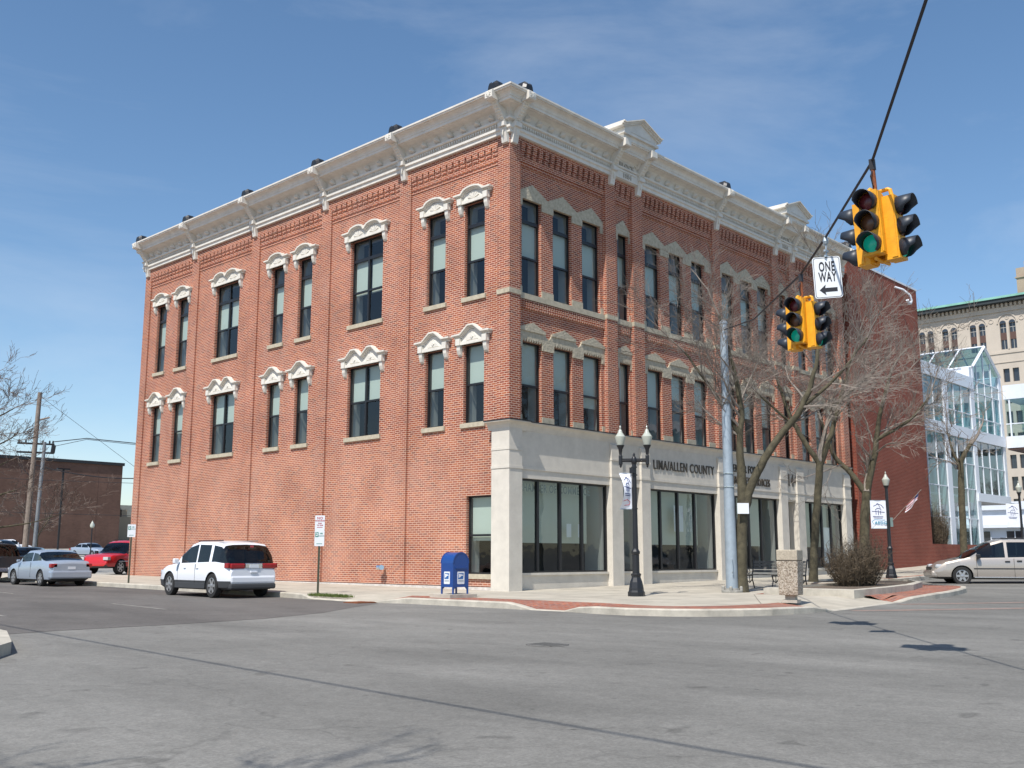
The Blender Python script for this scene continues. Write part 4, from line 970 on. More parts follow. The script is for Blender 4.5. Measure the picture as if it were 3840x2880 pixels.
t1_ = tree('bare_tree', (3.1, -6.4, 0), [
    [(3.1, -6.4, 0, .19), (3.12, -6.45, 1.4, .175), (3.18, -6.51, 2.7, .15), (3.17, -6.5, 4.3, .105), (3.2, -6.54, 5.6, .085), (3.1, -6.3, 7.0, .06), (2.9, -6.1, 8.3, .04)],
    [(3.18, -6.52, 2.3, .15), (3.35, -6.82, 3.3, .125), (3.65, -7.34, 4.3, .11), (4.05, -8.1, 5.4, .09), (4.25, -8.5, 6.6, .06), (4.5, -8.6, 8.0, .035)],
    [(3.17, -6.5, 4.6, .07), (2.8, -5.9, 5.9, .05), (2.3, -5.2, 7.2, .03)],
    [(4.05, -8.1, 5.4, .06), (4.6, -9.0, 6.3, .045), (5.0, -9.8, 7.4, .03)]],
    'forked bare street tree with mossy trunk right behind the steel pole', 11, start=4.4, prob=.7, den=1, blen=(1.2, 2.3), kn=(4, 6)); t1_.location = (3.47, -6.06, .04)
tree('bare_tree', (8.45, -5.8, .15), [
    [(8.45, -5.8, .15, .15), (8.5, -5.9, 1.4, .13), (8.58, -6.0, 2.7, .125), (8.67, -6.15, 4.2, .12)],
    [(8.67, -6.15, 4.1, .10), (8.4, -5.7, 5.0, .085), (8.2, -5.3, 6.0, .065), (8.0, -5.0, 7.3, .04)],
    [(8.67, -6.15, 4.1, .10), (8.85, -6.5, 5.1, .085), (9.0, -6.8, 6.2, .065), (9.2, -7.2, 7.6, .04)],
    [(9.0, -6.8, 6.2, .05), (9.4, -7.6, 7.0, .035)], [(8.3, -5.5, 5.4, .05), (7.6, -4.5, 6.6, .03)]],
    'bare V-forked tree standing beside the trash bin and the bush', 23, start=5.2, prob=.72, den=1, blen=(1.3, 2.4), kn=(4, 6))
tree('bare_tree', (20.5, -2.15, .2), [
    [(20.5, -2.15, .2, .24), (20.52, -2.25, 2.4, .21), (20.59, -2.4, 3.9, .20)],
    [(20.59, -2.4, 3.8, .15), (20.3, -1.8, 4.8, .12), (20.0, -1.2, 5.6, .10), (19.6, -.9, 7.2, .06)],
    [(20.59, -2.4, 3.8, .16), (20.75, -2.8, 5.6, .13), (20.88, -3.06, 7.2, .10), (21.1, -3.6, 9.2, .06)],
    [(20.8, -2.9, 6.2, .09), (21.3, -4.2, 7.0, .06), (21.7, -5.0, 8.0, .04)]],
    'bare spreading tree in front of the dark brick annex behind the bush', 37, start=5.0, prob=.75, den=1, blen=(1.6, 2.9), kn=(4, 5), minr=.0065)
tree('bare_tree', (33.3, -1.9, .5), [
    [(33.3, -1.9, .5, .2), (33.3, -1.95, 3, .18), (33.37, -2.0, 5.0, .17), (33.4, -2.1, 6.2, .13), (33.6, -2.6, 7.1, .1)],
    [(33.37, -2.0, 5.8, .1), (33.25, -1.7, 6.8, .07), (33.2, -1.5, 7.8, .04)]],
    'slender pruned tree in front of the tall glass panes above the van', 41, start=5.2, prob=.5, den=1, blen=(1., 2.), kn=(2, 4), maxl=3, minr=.012)
# background bare trees
def bgtree(loc, h, seed, label, w=1., minr=.02, r=.16, maxl=3, kn=(4, 6)):
    x, y, z = loc
    t = tree('bare_tree', loc, [[(x, y, z, r), (x+.1, y, z+h*.2, r*.85), (x+.1, y+.1, z+h*.42, r*.6), (x, y+.1, z+h*.65, r*.35)],
        [(x+.1, y, z+h*.25, r*.6), (x+.9*w, y-.5*w, z+h*.45, r*.4), (x+1.6*w, y-.9*w, z+h*.62, r*.2)], [(x+.1, y, z+h*.28, r*.6), (x-.9*w, y+.6*w, z+h*.45, r*.4), (x-1.6*w, y+1.*w, z+h*.6, r*.2)]], label, seed,
        start=z+h*.25, prob=.55, blen=(h*.12, h*.28), kn=kn, minr=minr, tip=h*.22, maxl=maxl, tm=M['twigfar'])
bgtree((31, 112, 1.1), 9, 51, 'small bare tree before the brown wall, nearest its right end', minr=.018)
bgtree((22.5, 108, 1.0), 8, 52, 'thin bare tree before the middle of the brown wall', minr=.018)
bgtree((3.0, 62, .3), 9, 53, 'small mossy-trunked bare tree at the far left behind the dark pickup', minr=.014)
bgtree((62, -3, 1), 7, 54, 'bare tree under the skywalk on the left of the hanging banner', minr=.014)
bgtree((66, -2.2, 1), 7.5, 55, 'farther bare tree under the skywalk close to the white shop', minr=.014)
# big tree at the left edge
tree('large_bare_tree', (-4.2, 37.1, 0.1), [
    [(-4.2, 37.1, .1, .34), (-4.2, 37.1, 2, .31), (-4.1, 37.0, 4.5, .27), (-4.1, 36.9, 7.0, .2), (-4.2, 36.9, 9.5, .13), (-4.0, 36.9, 12, .07)],
    [(-4.2, 37.0, 2.2, .17), (-2.5, 36.5, 2.3, .10), (-.8, 35.9, 2.5, .065), (1.1, 35.1, 2.85, .03), (2.6, 34.4, 3.4, .015)],
    [(-4.1, 37.0, 3.2, .15), (-2.5, 36.5, 3.6, .11), (-1.1, 36.0, 4.1, .08), (.2, 35.4, 4.6, .03)],
    [(-4.1, 36.9, 5.6, .14), (-2.8, 36.6, 7.0, .10), (-1.8, 36.2, 7.8, .07), (-1.0, 35.9, 8.5, .05), (-.2, 35.6, 9.1, .03)],
    [(-4.1, 36.9, 7.2, .12), (-3.0, 36.6, 9.0, .08), (-2.2, 36.4, 9.8, .06), (-1.5, 36.1, 10.6, .03)],
    [(-4.1, 36.9, 5.0, .12), (-2.8, 36.6, 6.0, .09), (-2.0, 36.3, 6.6, .07), (-.7, 35.8, 7.1, .045), (.1, 35.5, 7.7, .025)],
    [(-4.1, 37.0, 4.0, .12), (-2.6, 36.4, 5.0, .09), (-1.2, 36.0, 5.6, .05), (-.2, 35.6, 6.2, .03)]],
    'large bare tree whose branches reach in at the left edge over the lot', 61, start=2.9, prob=.5, blen=(.9, 1.9), kn=(3, 5), minr=.008, tm=M['twigfar']).location = (-5.3, 38.3, .1)
tree('bare_tree', (-25.2, -17.6, 0), [
    [(-25.2, -17.6, 0, .14), (-25.2, -17.6, 2.2, .12), (-25.1, -17.7, 4.2, .09), (-25, -18, 6.0, .05)],
    [(-25.2, -17.6, 2.8, .08), (-24.9, -18.3, 4.4, .06), (-24.7, -19.0, 5.8, .04)]],
    'bare tree at the near left corner whose shadow falls on the foreground asphalt', 77, start=4.2, prob=.55, blen=(1.2, 2.0), kn=(3, 5), minr=.007).location = (-25.6, -18.2, 0)
# street-side bush and shrub at the low wall
def bush(name, loc, rx, ry, h, n, label, seed, ma):
    rnd = random.Random(seed); mb = MB()
    for i in range(n):
        cl = ((-.42, .10, .72, .86), (.40, -.12, .70, 1.0), (.0, .05, .62, .93), (.72, .1, .45, .72))[i % 4]
        a = rnd.uniform(0, 6.283); q = math.sqrt(rnd.random()); bx0, by0 = math.cos(a)*q*rx*.35, math.sin(a)*q*ry*.35; tx, ty = math.cos(a)*q*rx, math.sin(a)*q*ry
        hh = h*(1-.30*q*q)*rnd.uniform(.6, 1.0)*(1+.14*math.sin(a*3+1)+.08*math.sin(a*7)); hh *= cl[3]; tx = tx*cl[2]+cl[0]*rx; ty = ty*cl[2]+cl[1]*ry; bx0 = bx0*.8+cl[0]*rx*.7; by0 = by0*.8+cl[1]*ry*.7; pts = []
        for k in range(5):
            t = k/4; s = t**.75; pts.append((bx0+(tx-bx0)*s+rnd.gauss(0, .03), by0+(ty-by0)*s+rnd.gauss(0, .03), hh*t))
        r0 = rnd.uniform(.006, .012); mb.tube(pts, [r0, r0*.9, r0*.8, r0*.6, r0*.45], 3, cap=False)
        for j in range(7):
            k = rnd.randint(1, 4); p = Vector(pts[k]); d = Vector((rnd.gauss(0, 1), rnd.gauss(0, 1), rnd.gauss(.8, .6))).normalized()*rnd.uniform(.12, .34)
            mb.tube([p, p+d*.55+Vector((0, 0, .02)), p+d], [r0*.5, r0*.45, r0*.35], 3, cap=False)
    o = mb.build(name, ma, loc=loc, recalc=False); tag(o, label, 'bush'); return o
bush('bare_bush', (6.75, -8.1, gz(6.75, 0)+.1), 1.05, 1.0, 1.5, 620, 'dense leafless brown bush in the raised kerbed bed', 71, M['twigd'])
bush('bare_shrub', (36.0, .5, 1.55), 1.6, .45, 2.6, 420, 'tall reddish shrub behind the low brick wall against the glass', 72, M['twigd'])

# ================================================================== street furniture
def cyl(mb, x, y, z0, z1, r0, r1=None, n=16): mb.lathe([(r0, z0), (r1 if r1 else r0, z1)], n, (x, y, 0))
# steel strain pole
P = empty('steel_pole', (3.2, -5.93, .04)); tag(P, 'tall tapered galvanised steel pole on the sidewalk holding the span wire', 'pole')
mb = MB(); mb.lathe([(.178, .12), (.172, 1.), (.11, 8.0), (.125, 8.0), (.125, 8.05), (.06, 8.12)], 20); pb = mb.build('shaft', M['galv'], P, smooth=True)
mb = MB(); mb.lathe([(.31, 0), (.31, .06), (.22, .07), (.22, .12)], 20)
for k in range(4):
    a = k*math.pi/2+.4; mb.lathe([(.05, .06), (.05, .15), (.02, .18)], 8, (math.cos(a)*.26, math.sin(a)*.26, 0))
mb.build('base_plate', mat('worn_base', (.30, .29, .26), .7, var=.3, vscale=12), P)
mb = MB()
for z in (3.05, 3.45): mb.lathe([(.175, z), (.175, z+.02)], 20)
build_each(mb, 'band', M['chrome'], P)
mb = MB(); mb.tube([(-.17, -.13, .55), (-.24, -.17, .6), (-.24, -.17, .95), (-.17, -.13, 1.0)], .012, 6); mb.build('conduit_loop', M['galv'], P)
mb = MB(); mb.box(-.17, .17, -.01, .0, -.155, .155); sb = mb.build('back_plate', M['signw'], P, loc=(.09, -.40, 2.42)); sb.rotation_euler = (0, 0, R(-46))

# wires
def wire(name, pts, r, label, cat='wire', group=None, sag=0., n=14):
    mb = MB(); out = []
    for i in range(len(pts)-1):
        a, b = Vector(pts[i]), Vector(pts[i+1])
        for k in range(n): t = k/n; p = a.lerp(b, t); p.z -= sag*4*t*(1-t); out.append(p)
    out.append(Vector(pts[-1])); mb.tube(out, r, 5); o = mb.build(name, M['wire'], recalc=False); tag(o, label, cat, group); return o
NR = Vector((-12.07, -17.24, 0)); FA = Vector((-7.96, -14.19, 0)); SG = Vector((-9.73, -15.5, 0))
wire('span_wire', [(3.15, -5.98, 7.85), (-3.2, -10.6, 6.35), (FA.x, FA.y, 5.72), (SG.x, SG.y, 5.66), (NR.x, NR.y, 5.66), (-14.9, -19.17, 6.25), (-18.2, -21.5, 7.6), (-26, -27.3, 9.6)], .017, 'thick black span wire carrying the signals and the one way sign', 'cable')
wire('overhead_cable', [(-20.05, 14, 8.2), (-20.9, -2.1, 7.9), (-22.6, -19.9, 7.9), (-23.5, -40, 8)], .02, 'overhead cable above the junction whose shadow crosses the road', 'cable', sag=.1)

def visor(T, r=.115, ln=.195):
    mb = MB(T); n = 14; a0, a1 = math.radians(-62), math.radians(242)
    rows = []
    for j, (d, s) in enumerate(((0, 1.), (.45, 1.), (1., .97))):
        rows.append([])
        for k in range(n+1):
            a = a0+(a1-a0)*k/n; low = max(0., -math.sin(a)); dd = ln*d*(1-.62*low if True else 1)*(1 if math.sin(a) > -.2 else .75)
            rows[-1].append((math.cos(a)*r*s, dd, math.sin(a)*r*s))
    vs = [p for rr in rows for p in rr]; fs = []
    for j in range(2):
        for k in range(n): fs.append((j*(n+1)+k, j*(n+1)+k+1, (j+1)*(n+1)+k+1, (j+1)*(n+1)+k))
    mb.add(vs, fs); return mb
def sig_head():
    """faces +y locally; origin at the centre of the head, .8 m tall"""
    h = empty('signal_head')
    mb = MB(); mb.box(-.118, .118, -.09, .07, -.40, .40)
    for z in (-.134, .134): mb.box(-.119, .119, -.091, .071, z-.004, z+.004)
    mb.prism([(-.118, -.09), (.118, -.09), (.085, -.125), (-.085, -.125)], 2, -.39, .39)
    mb.box(.118, .128, -.02, .05, -.38, .38); mb.box(-.128, -.118, -.02, .05, -.38, .38)
    mb.build('housing', M['sigy'], h)
    for z, mm in ((.266, 'lred'), (0, 'lamb'), (-.266, 'lgrn')):
        l_ = MB(lambda x, y, zz: (x, zz, y)); l_.lathe([(.108, .068), (.108, .078), (.09, .096), (.05, .108), (.01, .112)], 20); lo = l_.build('lens', M[mm], h, smooth=True, loc=(0, 0, z))
        v = visor(None); vo = v.build('visor', M['visor'], h, recalc=False, loc=(0, .07, z)); md = vo.modifiers.new('t', 'SOLIDIFY'); md.thickness = .006
        for p in vo.data.polygons: p.use_smooth = True
    return h
def signal(loc, label, tilt):
    s = empty('traffic_signal', loc); tag(s, label, 'traffic light', 'yellow four-way traffic signals on the span wire')
    heads = []
    for rz in (90, 0, -90, 180):
        a = R(rz); h = sig_head(); h.parent = s; h.rotation_euler = (0, 0, a)
        off = Vector((0, .195, 0)); off.rotate(Matrix.Rotation(a, 3, 'Z')); lat = Vector((0, 0, 0))
        h.location = (off.x, off.y, -.80+(0 if rz in (90, ) else (.0 if rz == -90 else -.07)))
    mb = MB()
    mb.tube([(0, 0, -.02), (0, 0, -.36)], .028, 10); mb.tube([(0, 0, -.34), (0, 0, -.42)], .05, 10)
    mb.build('hanger', M['rust'], s)
    mb = MB()
    for dx, dy in ((-1, 0), (0, 1), (0, -1), (1, 0)): 
        mb.tube([(0, 0, -.36), (dx*.16, dy*.16, -.355), (dx*.185, dy*.185, -.37), (dx*.195, dy*.195, -.44)], .026, 8)
        mb.tube([(0, 0, -1.24), (dx*.2, dy*.2, -1.24)], .022, 8)
    build_each(mb, 'arm', M['sigy'], s)
    mb = MB(); mb.box(-.03, .03, -.03, .03, -.06, .08); mb.tube([(0, 0, -.05), (-.09, .0, -.16), (-.05, 0, -.27), (0, 0, -.3)], .009, 5); mb.build('clamp', M['wire'], s)
    s.rotation_euler = (R(tilt*.3), R(tilt), 0)
    return s
s1 = signal((NR.x, NR.y, 5.61), 'nearer and larger yellow four-way traffic signal against the open sky', 0)
s1.rotation_euler = (R(-1.9), R(-1.8), 0); s1.scale = (.94,)*3
s2 = signal((FA.x, FA.y, 5.65), 'farther yellow traffic signal hanging below the one way sign', 0)
s2.rotation_euler = (R(-.5), R(-.5), 0); s2.scale = (.95,)*3
# one way sign
O = empty('one_way_sign', (SG.x, SG.y, 5.66)); tag(O, 'white one way sign with left arrow hanging between the two traffic signals', 'sign')
ang = math.atan2(-.90, .40)    # board faces the camera side
def rrect(w_, h_, r, n=5):
    P_ = []
    for cx, cz, a0 in ((w_/2-r, h_/2-r, 0), (-w_/2+r, h_/2-r, 90), (-w_/2+r, -h_/2+r, 180), (w_/2-r, -h_/2+r, 270)):
        for k in range(n+1): a = R(a0+90*k/n); P_.append((cx+r*math.cos(a), cz+r*math.sin(a)))
    return P_
bd = empty('sign_board'); bd.parent = O; bd.location = (.0, .0, -.60); bd.rotation_euler = (0, R(-2), R(-58))
bd.rotation_mode = 'XYZ'
mb = MB(); mb.prism(rrect(.39, .615, .04), 1, -.004, .004); mb.build('board_plate', M['signw'], bd)
mb = MB(); o_ = rrect(.365, .595, .035); i_ = rrect(.350, .580, .03); nn = len(o_)
for k in range(nn): mb.quad(*[(q[0], -.0055, q[1]) for q in (o_[k], o_[(k+1) % nn], i_[(k+1) % nn], i_[k])])
mb.prism([(-.125, -.185), (-.035, -.105), (-.045, -.155), (.125, -.155), (.125, -.215), (-.045, -.215), (-.035, -.265)], 1, -.0065, -.0045)
mb.build('arrow_and_border', M['signk'], bd, recalc=False)
text('lettering', 'ONE', M['signk'], bd, (0, -.006, .155), TX, .20, .001, .005, sx=.50); text('lettering', 'WAY', M['signk'], bd, (.0, -.006, .0), TX, .20, .001, .005, sx=.50)
mb = MB(); mb.tube([(0, 0, .03), (0, 0, -.30)], .012, 6); mb.box(-.05, .05, -.015, .015, -.22, -.19); mb.box(-.04, .04, -.015, .015, -.30, -.27); mb.lathe([(.03, -.1), (.045, -.06), (.03, -.0)], 8); mb.build('hanger', M['galv'], O)

# twin-globe street lamp
def globe(par, x, y, z, s=1.):
    mb = MB(); mb.lathe([(.035*s, -.0), (.045*s, .1*s), (.06*s, .25*s), (.115*s, .36*s), (.12*s, .38*s)], 14, (x, y, z)); mb.build('globe_fitter', M['black'], par, smooth=True)
    mb = MB(); mb.lathe([(.10*s, .38*s), (.135*s, .50*s), (.16*s, .60*s), (.165*s, .64*s), (.135*s, .665*s), (.13*s, .69*s), (.105*s, .71*s), (.10*s, .735*s), (.075*s, .755*s), (.065*s, .80*s), (.045*s, .85*s), (.02*s, .87*s), (.018*s, .91*s), (.03*s, .93*s), (.012*s, .97*s), (.003*s, 1.0*s)], 18, (x, y, z)); mb.build('globe', M['lampglass'], par, smooth=True)
def banner(par, loc, rz, w_, h_, curl, words, col):
    b = empty('banner_unit'); b.parent = par; b.location = loc; b.rotation_euler = (0, 0, rz)
    n, m_ = 8, 10; vs = []; fs = []
    for j in range(m_+1):
        for i in range(n+1):
            t = i/n; s = j/m_; x = t*w_*(1-.38*curl*math.sin(math.pi*s)); yy = curl*.25*math.sin(math.pi*s)*t+.01*math.sin(t*9+s*4); vs.append((x, yy, -s*h_))
    for j in range(m_):
        for i in range(n): k = j*(n+1)+i; fs.append((k, k+1, k+n+2, k+n+1))
    mb = MB(); mb.add(vs, fs); c = mb.build('cloth', M['banner'], b, recalc=False)
    for p in c.data.polygons: p.use_smooth = True
    mb = MB(); mb.tube([(0, 0, .01), (w_, 0, .01)], .012, 6); mb.tube([(0, 0, -h_), (w_, 0, -h_)], .012, 6); mb.build('banner_rod', M['galv'], b)
    return b
def prints(b, w_, h_, curl, strokes, ma, r=.012, name='banner_print'):
    mb = MB()
    for st in strokes:
        pts = []
        for (t0, s0), (t1, s1) in zip(st[:-1], st[1:]):
            for k in range(5):
                t = t0+(t1-t0)*k/4; s_ = s0+(s1-s0)*k/4
                pts.append((t*w_*(1-.38*curl*math.sin(math.pi*s_)), curl*.25*math.sin(math.pi*s_)*t+.01*math.sin(t*9+s_*4), -s_*h_))
        mb.tube(pts, r, 4)
    return mb.build(name, ma, b, recalc=False)
EMB = [[(.15, .27), (.3, .16), (.5, .12), (.8, .2)], [(.35, .28), (.5, .1), (.6, .12)], [(.3, .34), (.42, .28), (.58, .28), (.7, .34)], [(.1, .42), (.9, .38)], [(.35, .36), (.35, .5)], [(.5, .34), (.5, .52)], [(.65, .36), (.65, .5)], [(.2, .58), (.85, .57)], [(.25, .63), (.8, .62)]]
def lamp_post(loc, label, twin=True, h=3.6):
    l_ = empty('street_lamp', loc); tag(l_, label, 'street lamp')
    mb = MB(); mb.lathe([(.235, 0), (.235, .11), (.215, .13), (.205, .16), (.20, .22), (.17, .38), (.125, .50), (.125, .54), (.14, .56), (.14, .60), (.10, .62), (.095, 1.12), (.115, 1.14), (.12, 1.2), (.09, 1.24), (.075, 1.28)], 8); mb.build('base', M['black'], l_)
    mb = MB(); mb.lathe([(.075, 1.28), (.058, h), (.075, h+.02), (.075, h+.14), (.05, h+.2), (.03, h+.22), (.035, h+.27), (.01, h+.32)], 14); mb.build('post', M['black'], l_, smooth=True)
    return l_
lp = lamp_post((-.3, -5.06, 0.0), 'black street lamp with two clear acorn globes in front of the storefront')
d = Vector((.44, -.60)).normalized()*.37
mb = MB(); 
mb.tube([(-d.x, -d.y, 3.70), (d.x, d.y, 3.70)], .045, 4); mb.tube([(-d.x, -d.y, 3.74), (d.x, d.y, 3.74)], .02, 4)
for s in (-1, 1): mb.lathe([(.01, 3.50), (.03, 3.53), (.035, 3.58), (.055, 3.6), (.055, 3.83), (.04, 3.86)], 10, (s*d.x, s*d.y, 0))
build_each(mb, 'arm', M['black'], lp)
for s in (-1, 1): globe(lp, s*d.x, s*d.y, 3.78, .92)
mb = MB(); mb.box(-.14, .0, -.06, .06, 3.34, 3.5); mb.lathe([(.085, 2.35), (.085, 2.38)], 12); mb.lathe([(.085, 3.28), (.085, 3.31)], 12); mb.lathe([(.085, 3.5), (.085, 3.53)], 12); build_each(mb, 'band', M['black'], lp)
bn = banner(lp, (-.05, .06, 3.34), R(127), .34, .98, 1.0, None, None)
prints(bn, .34, .98, 1.0, EMB, M['navy'], .011); prints(bn, .34, .98, 1.0, [[(.9, .78), (.5, .74), (.2, .8), (.25, .88), (.7, .9)]], M['signr'], .009, 'swoosh')
lp2 = lamp_post((17.52, -4.6, gz(17.5, 0)), 'single globe black street lamp with banner and small flag beyond the bush'); globe(lp2, 0, 0, 3.35, .95)
bn2 = banner(lp2, (-.05, .04, 3.10), R(128), .62, 1.12, .0, None, None)
prints(bn2, .62, 1.12, 0, EMB, M['navy'], .013)
t_ = text('lettering', 'AEDG', M['teal'], bn2, (.22, -.025, -.90), (R(90), 0, R(180)), .17, .002, .003); t_.location = (.24, .03, -.9)
prints(bn2, .62, 1.12, 0, [[(.1, .7), (.75, .68), (.93, .75), (.8, .86)]], M['teal'], .010, 'swoosh')
mb = MB(); mb.box(.08, .19, -.02, .02, 2.05, 2.42)
ms_ = mb.build('meter_sign', mat('grey_green_sign', (.16, .22, .21), .6), lp2); ms_.rotation_euler = (0, 0, R(-47))
# small flag on the lamp
fl = empty('small_flag', (17.6, -4.75, gz(17.5, 0)+2.3)); tag(fl, 'small stars and stripes flag angled out from the banner lamp post', 'flag')
fd = Vector((.40, -.46, .62)).normalized()
mb = MB(); mb.tube([(0, 0, 0), tuple(fd*1.75)], .013, 6); mb.build('staff', M['wood'], fl)
mb = MB(); p0 = fd*1.65; p1 = fd*.85
vs = []; 
for i in range(8):
    t = i/7; a = p0.lerp(p1, t)
    for j in range(7): s = j/6; vs.append(tuple(a+Vector((.05*math.sin(6*t+3*s), .05*math.cos(5*t), -.34*s+.05*t*s))-Vector((.10, -.12, 0))*s*.5))
fs = []; mis = []
for i in range(7):
    for j in range(6): fs.append((i*7+j, i*7+j+1, (i+1)*7+j+1, (i+1)*7+j)); mis.append(2 if (i < 3 and j < 3) else (j % 2))
mb.add(vs, fs); mb.mi = mis; mb.build('cloth', [M['signr'], M['signw'], M['navy']], fl, recalc=False)
lp3 = lamp_post((34.2, -4.62, gz(34, 0)), 'black street lamp with white banner at the right edge under the skywalk'); globe(lp3, 0, 0, 3.4, 1.)
bn3 = banner(lp3, (-.05, .04, 3.2), R(128), .66, 1.25, .0, None, None)
prints(bn3, .66, 1.25, 0, EMB, M['navy'], .013)

# mailbox
mbx = empty('mailbox', (-4.33, -2.12, .03), R(-4)); tag(mbx, 'blue postal collection box with rounded top on a concrete slab', 'mailbox')
mb = MB(); n = 12; w2, dp, zb, zs = .265, .25, .18, .80
prof_ = [(-w2, zb), (w2, zb)]+[(w2*math.cos(math.pi*k/n), zs+w2*1.05*math.sin(math.pi*k/n)) for k in range(n+1)]
mb.prism(prof_, 1, -dp, dp); mb.build('box_body', M['mail'], mbx)
mb = MB(); rim = [(-w2-.012, zs-.0), (-w2-.012, zs)]+[]
for yy in (-dp-.008, dp-.012):
    for k in range(n):
        a0, a1 = math.pi*k/n, math.pi*(k+1)/n
        mb.prism([((w2+s)*math.cos(a), zs+(w2+s)*1.05*math.sin(a)) for a, s in ((a0, -.02), (a1, -.02), (a1, .012), (a0, .012))], 1, yy, yy+.02)
mb.box(-.2, .2, -dp-.02, -dp, .66, .70)
mb.build('hatch_rim', M['mail'], mbx)
for sx in (-1, 1):
    for sy in (-1, 1):
        mb = MB(); mb.prism([(sx*(w2-.002), 0), (sx*(w2-.035), 0), (sx*(w2-.04), .12), (sx*(w2-.11), .19), (sx*(w2-.002), .19)], 1, sy*dp-.02*sy-.02, sy*dp-.02*sy+.02); mb.build('leg', M['mail'], mbx)
def eagle(parent, T):
    mb = MB(T); mb.prism(rrect(.24, .32, .02), 1, .0, .004); e = mb.build('eagle_label', M['signw'], parent)
    mb = MB(T)
    mb.prism([(-.09, .12), (.09, .12), (.07, -.03), (-.10, -.03)], 1, .004, .006); mb.build('eagle_ground', M['teal'] if False else M['mailblue'], e)
    mb = MB(T)
    mb.prism([(-.085, .105), (.05, .085), (.075, .05), (.02, .055), (-.05, .0)], 1, .006, .0075); mb.prism([(-.07, .07), (.0, .05), (-.08, .0)], 1, .0062, .0078); mb.build('eagle_mark', M['signw'], e)
    mb = MB(T); mb.box(-.09, .09, .004, .006, -.075, -.06); mb.box(-.09, .09, .004, .006, -.10, -.09); mb.build('label_line', M['galv'], e)
M['mailblue'] = mat('label_blue', (.02, .12, .36), .5)
eagle(mbx, lambda x, o_, z: (-dp*0-w2-o_ if True else 0, -x, z+.42))
eagle(mbx, lambda x, o_, z: (x, -dp-o_, z+.42))
mb = MB(); mb.box(-.5, .42, -.42, .42, -.05, .09); sl_ = mb.build('concrete_slab', M['kerb'], loc=(-4.33, -2.12, 0)); sl_.rotation_euler = (0, 0, R(-4)); tag(sl_, 'square concrete slab beneath the blue mailbox', 'slab')
mbx.location.z = .09

# trash receptacle
tb = empty('trash_bin', (-.82, -9.95, 0.0), R(12)); tag(tb, 'square pebble-aggregate trash receptacle at the kerb corner', 'trash bin')
mb = MB(); mb.prism([(-.25, .16), (.25, .16), (.27, .9), (-.27, .9)], 1, -.27, .27)
hb = MB(); v8 = []
for s, z in ((.235, .16), (.265, .86)): v8 += [(-s, -s, z), (s, -s, z), (s, s, z), (-s, s, z)]
hb.add(v8, [(0, 3, 2, 1), (4, 5, 6, 7), (0, 1, 5, 4), (1, 2, 6, 5), (2, 3, 7, 6), (3, 0, 4, 7)]); bo = hb.build('bin_body', M['agg'], tb); bm_ = bo.modifiers.new('b', 'BEVEL'); bm_.width = .015; bm_.segments = 2
mb = MB(); mb.box(-.262, .262, -.262, .262, .875, 1.10); lo_ = mb.build('lid', mat('cast_concrete', (.40, .35, .27), .9, var=.25, vscale=25, bump=.4), tb); bm_ = lo_.modifiers.new('b', 'BEVEL'); bm_.width = .02; bm_.segments = 2
mb = MB(); mb.box(-.245, .245, -.245, .245, .855, .88); mb.build('joint_band', M['black'], tb)
mb = MB(); mb.box(-.19, .19, -.19, .19, .0, .06); mb.box(-.12, .12, -.12, .12, .06, .17); mb.build('foot', M['kerb'], tb)

# bench
tb.scale = (.95, .95, 1.12)
bh = empty('park_bench', (6.15, -5.75, gz(6, 0)), R(3)); tag(bh, 'black slatted bench with scrolled cast iron ends behind the trash bin', 'bench')
def slats(name, T, n, w_, gap):
    mb = MB()
    for i in range(n): T(mb, i)
    return mb.build(name, M['slat'], bh)
M['slat'] = mat('weathered_slat', (.09, .085, .075), .6, var=.3, vscale=8)
slats('seat', lambda mb, i: mb.box(-.30+i*.095, -.225+i*.095, -.88, .88, .42, .445), 5, 0, 0)
slats('backrest', lambda mb, i: mb.prism([(.17+i*.028, .50+i*.095), (.195+i*.028, .50+i*.095), (.22+i*.028, .575+i*.095), (.195+i*.028, .575+i*.095)], 1, -.88, .88), 4, 0, 0)
for yy in (-.9, 0, .9):
    mb = MB()
    mb.tube([(-.36, yy, 0), (-.30, yy, .12), (-.24, yy, .25), (-.30, yy, .40)], .022, 6); mb.tube([(.26, yy, 0), (.2, yy, .14), (.13, yy, .28), (.14, yy, .42), (.22, yy, .66), (.30, yy, .9)], .022, 6)
    mb.tube([(-.32, yy, .41), (.16, yy, .41)], .022, 6); mb.tube([(-.24, yy, .25), (-.05, yy, .18), (.13, yy, .28)], .016, 6); mb.tube([(-.05, yy, .18), (-.05, yy, .40)], .014, 6)
    mb.build('leg', M['black'], bh)
    if yy:
        mb = MB(); mb.tube([(-.30, yy, .41), (-.36, yy, .54), (-.33, yy, .64), (-.24, yy, .66), (.18, yy, .66)], .02, 6)
        pts = [(-.30+.05*math.cos(a), yy, .60+.05*math.sin(a)) for a in [k*.6 for k in range(9)]]; mb.tube(pts, .012, 5)
        pts = [(-.1+.08*math.cos(a), yy, .53+.08*math.sin(a)) for a in [k*.6 for k in range(11)]]; mb.tube(pts, .012, 5)
        mb.build('armrest', M['black'], bh)

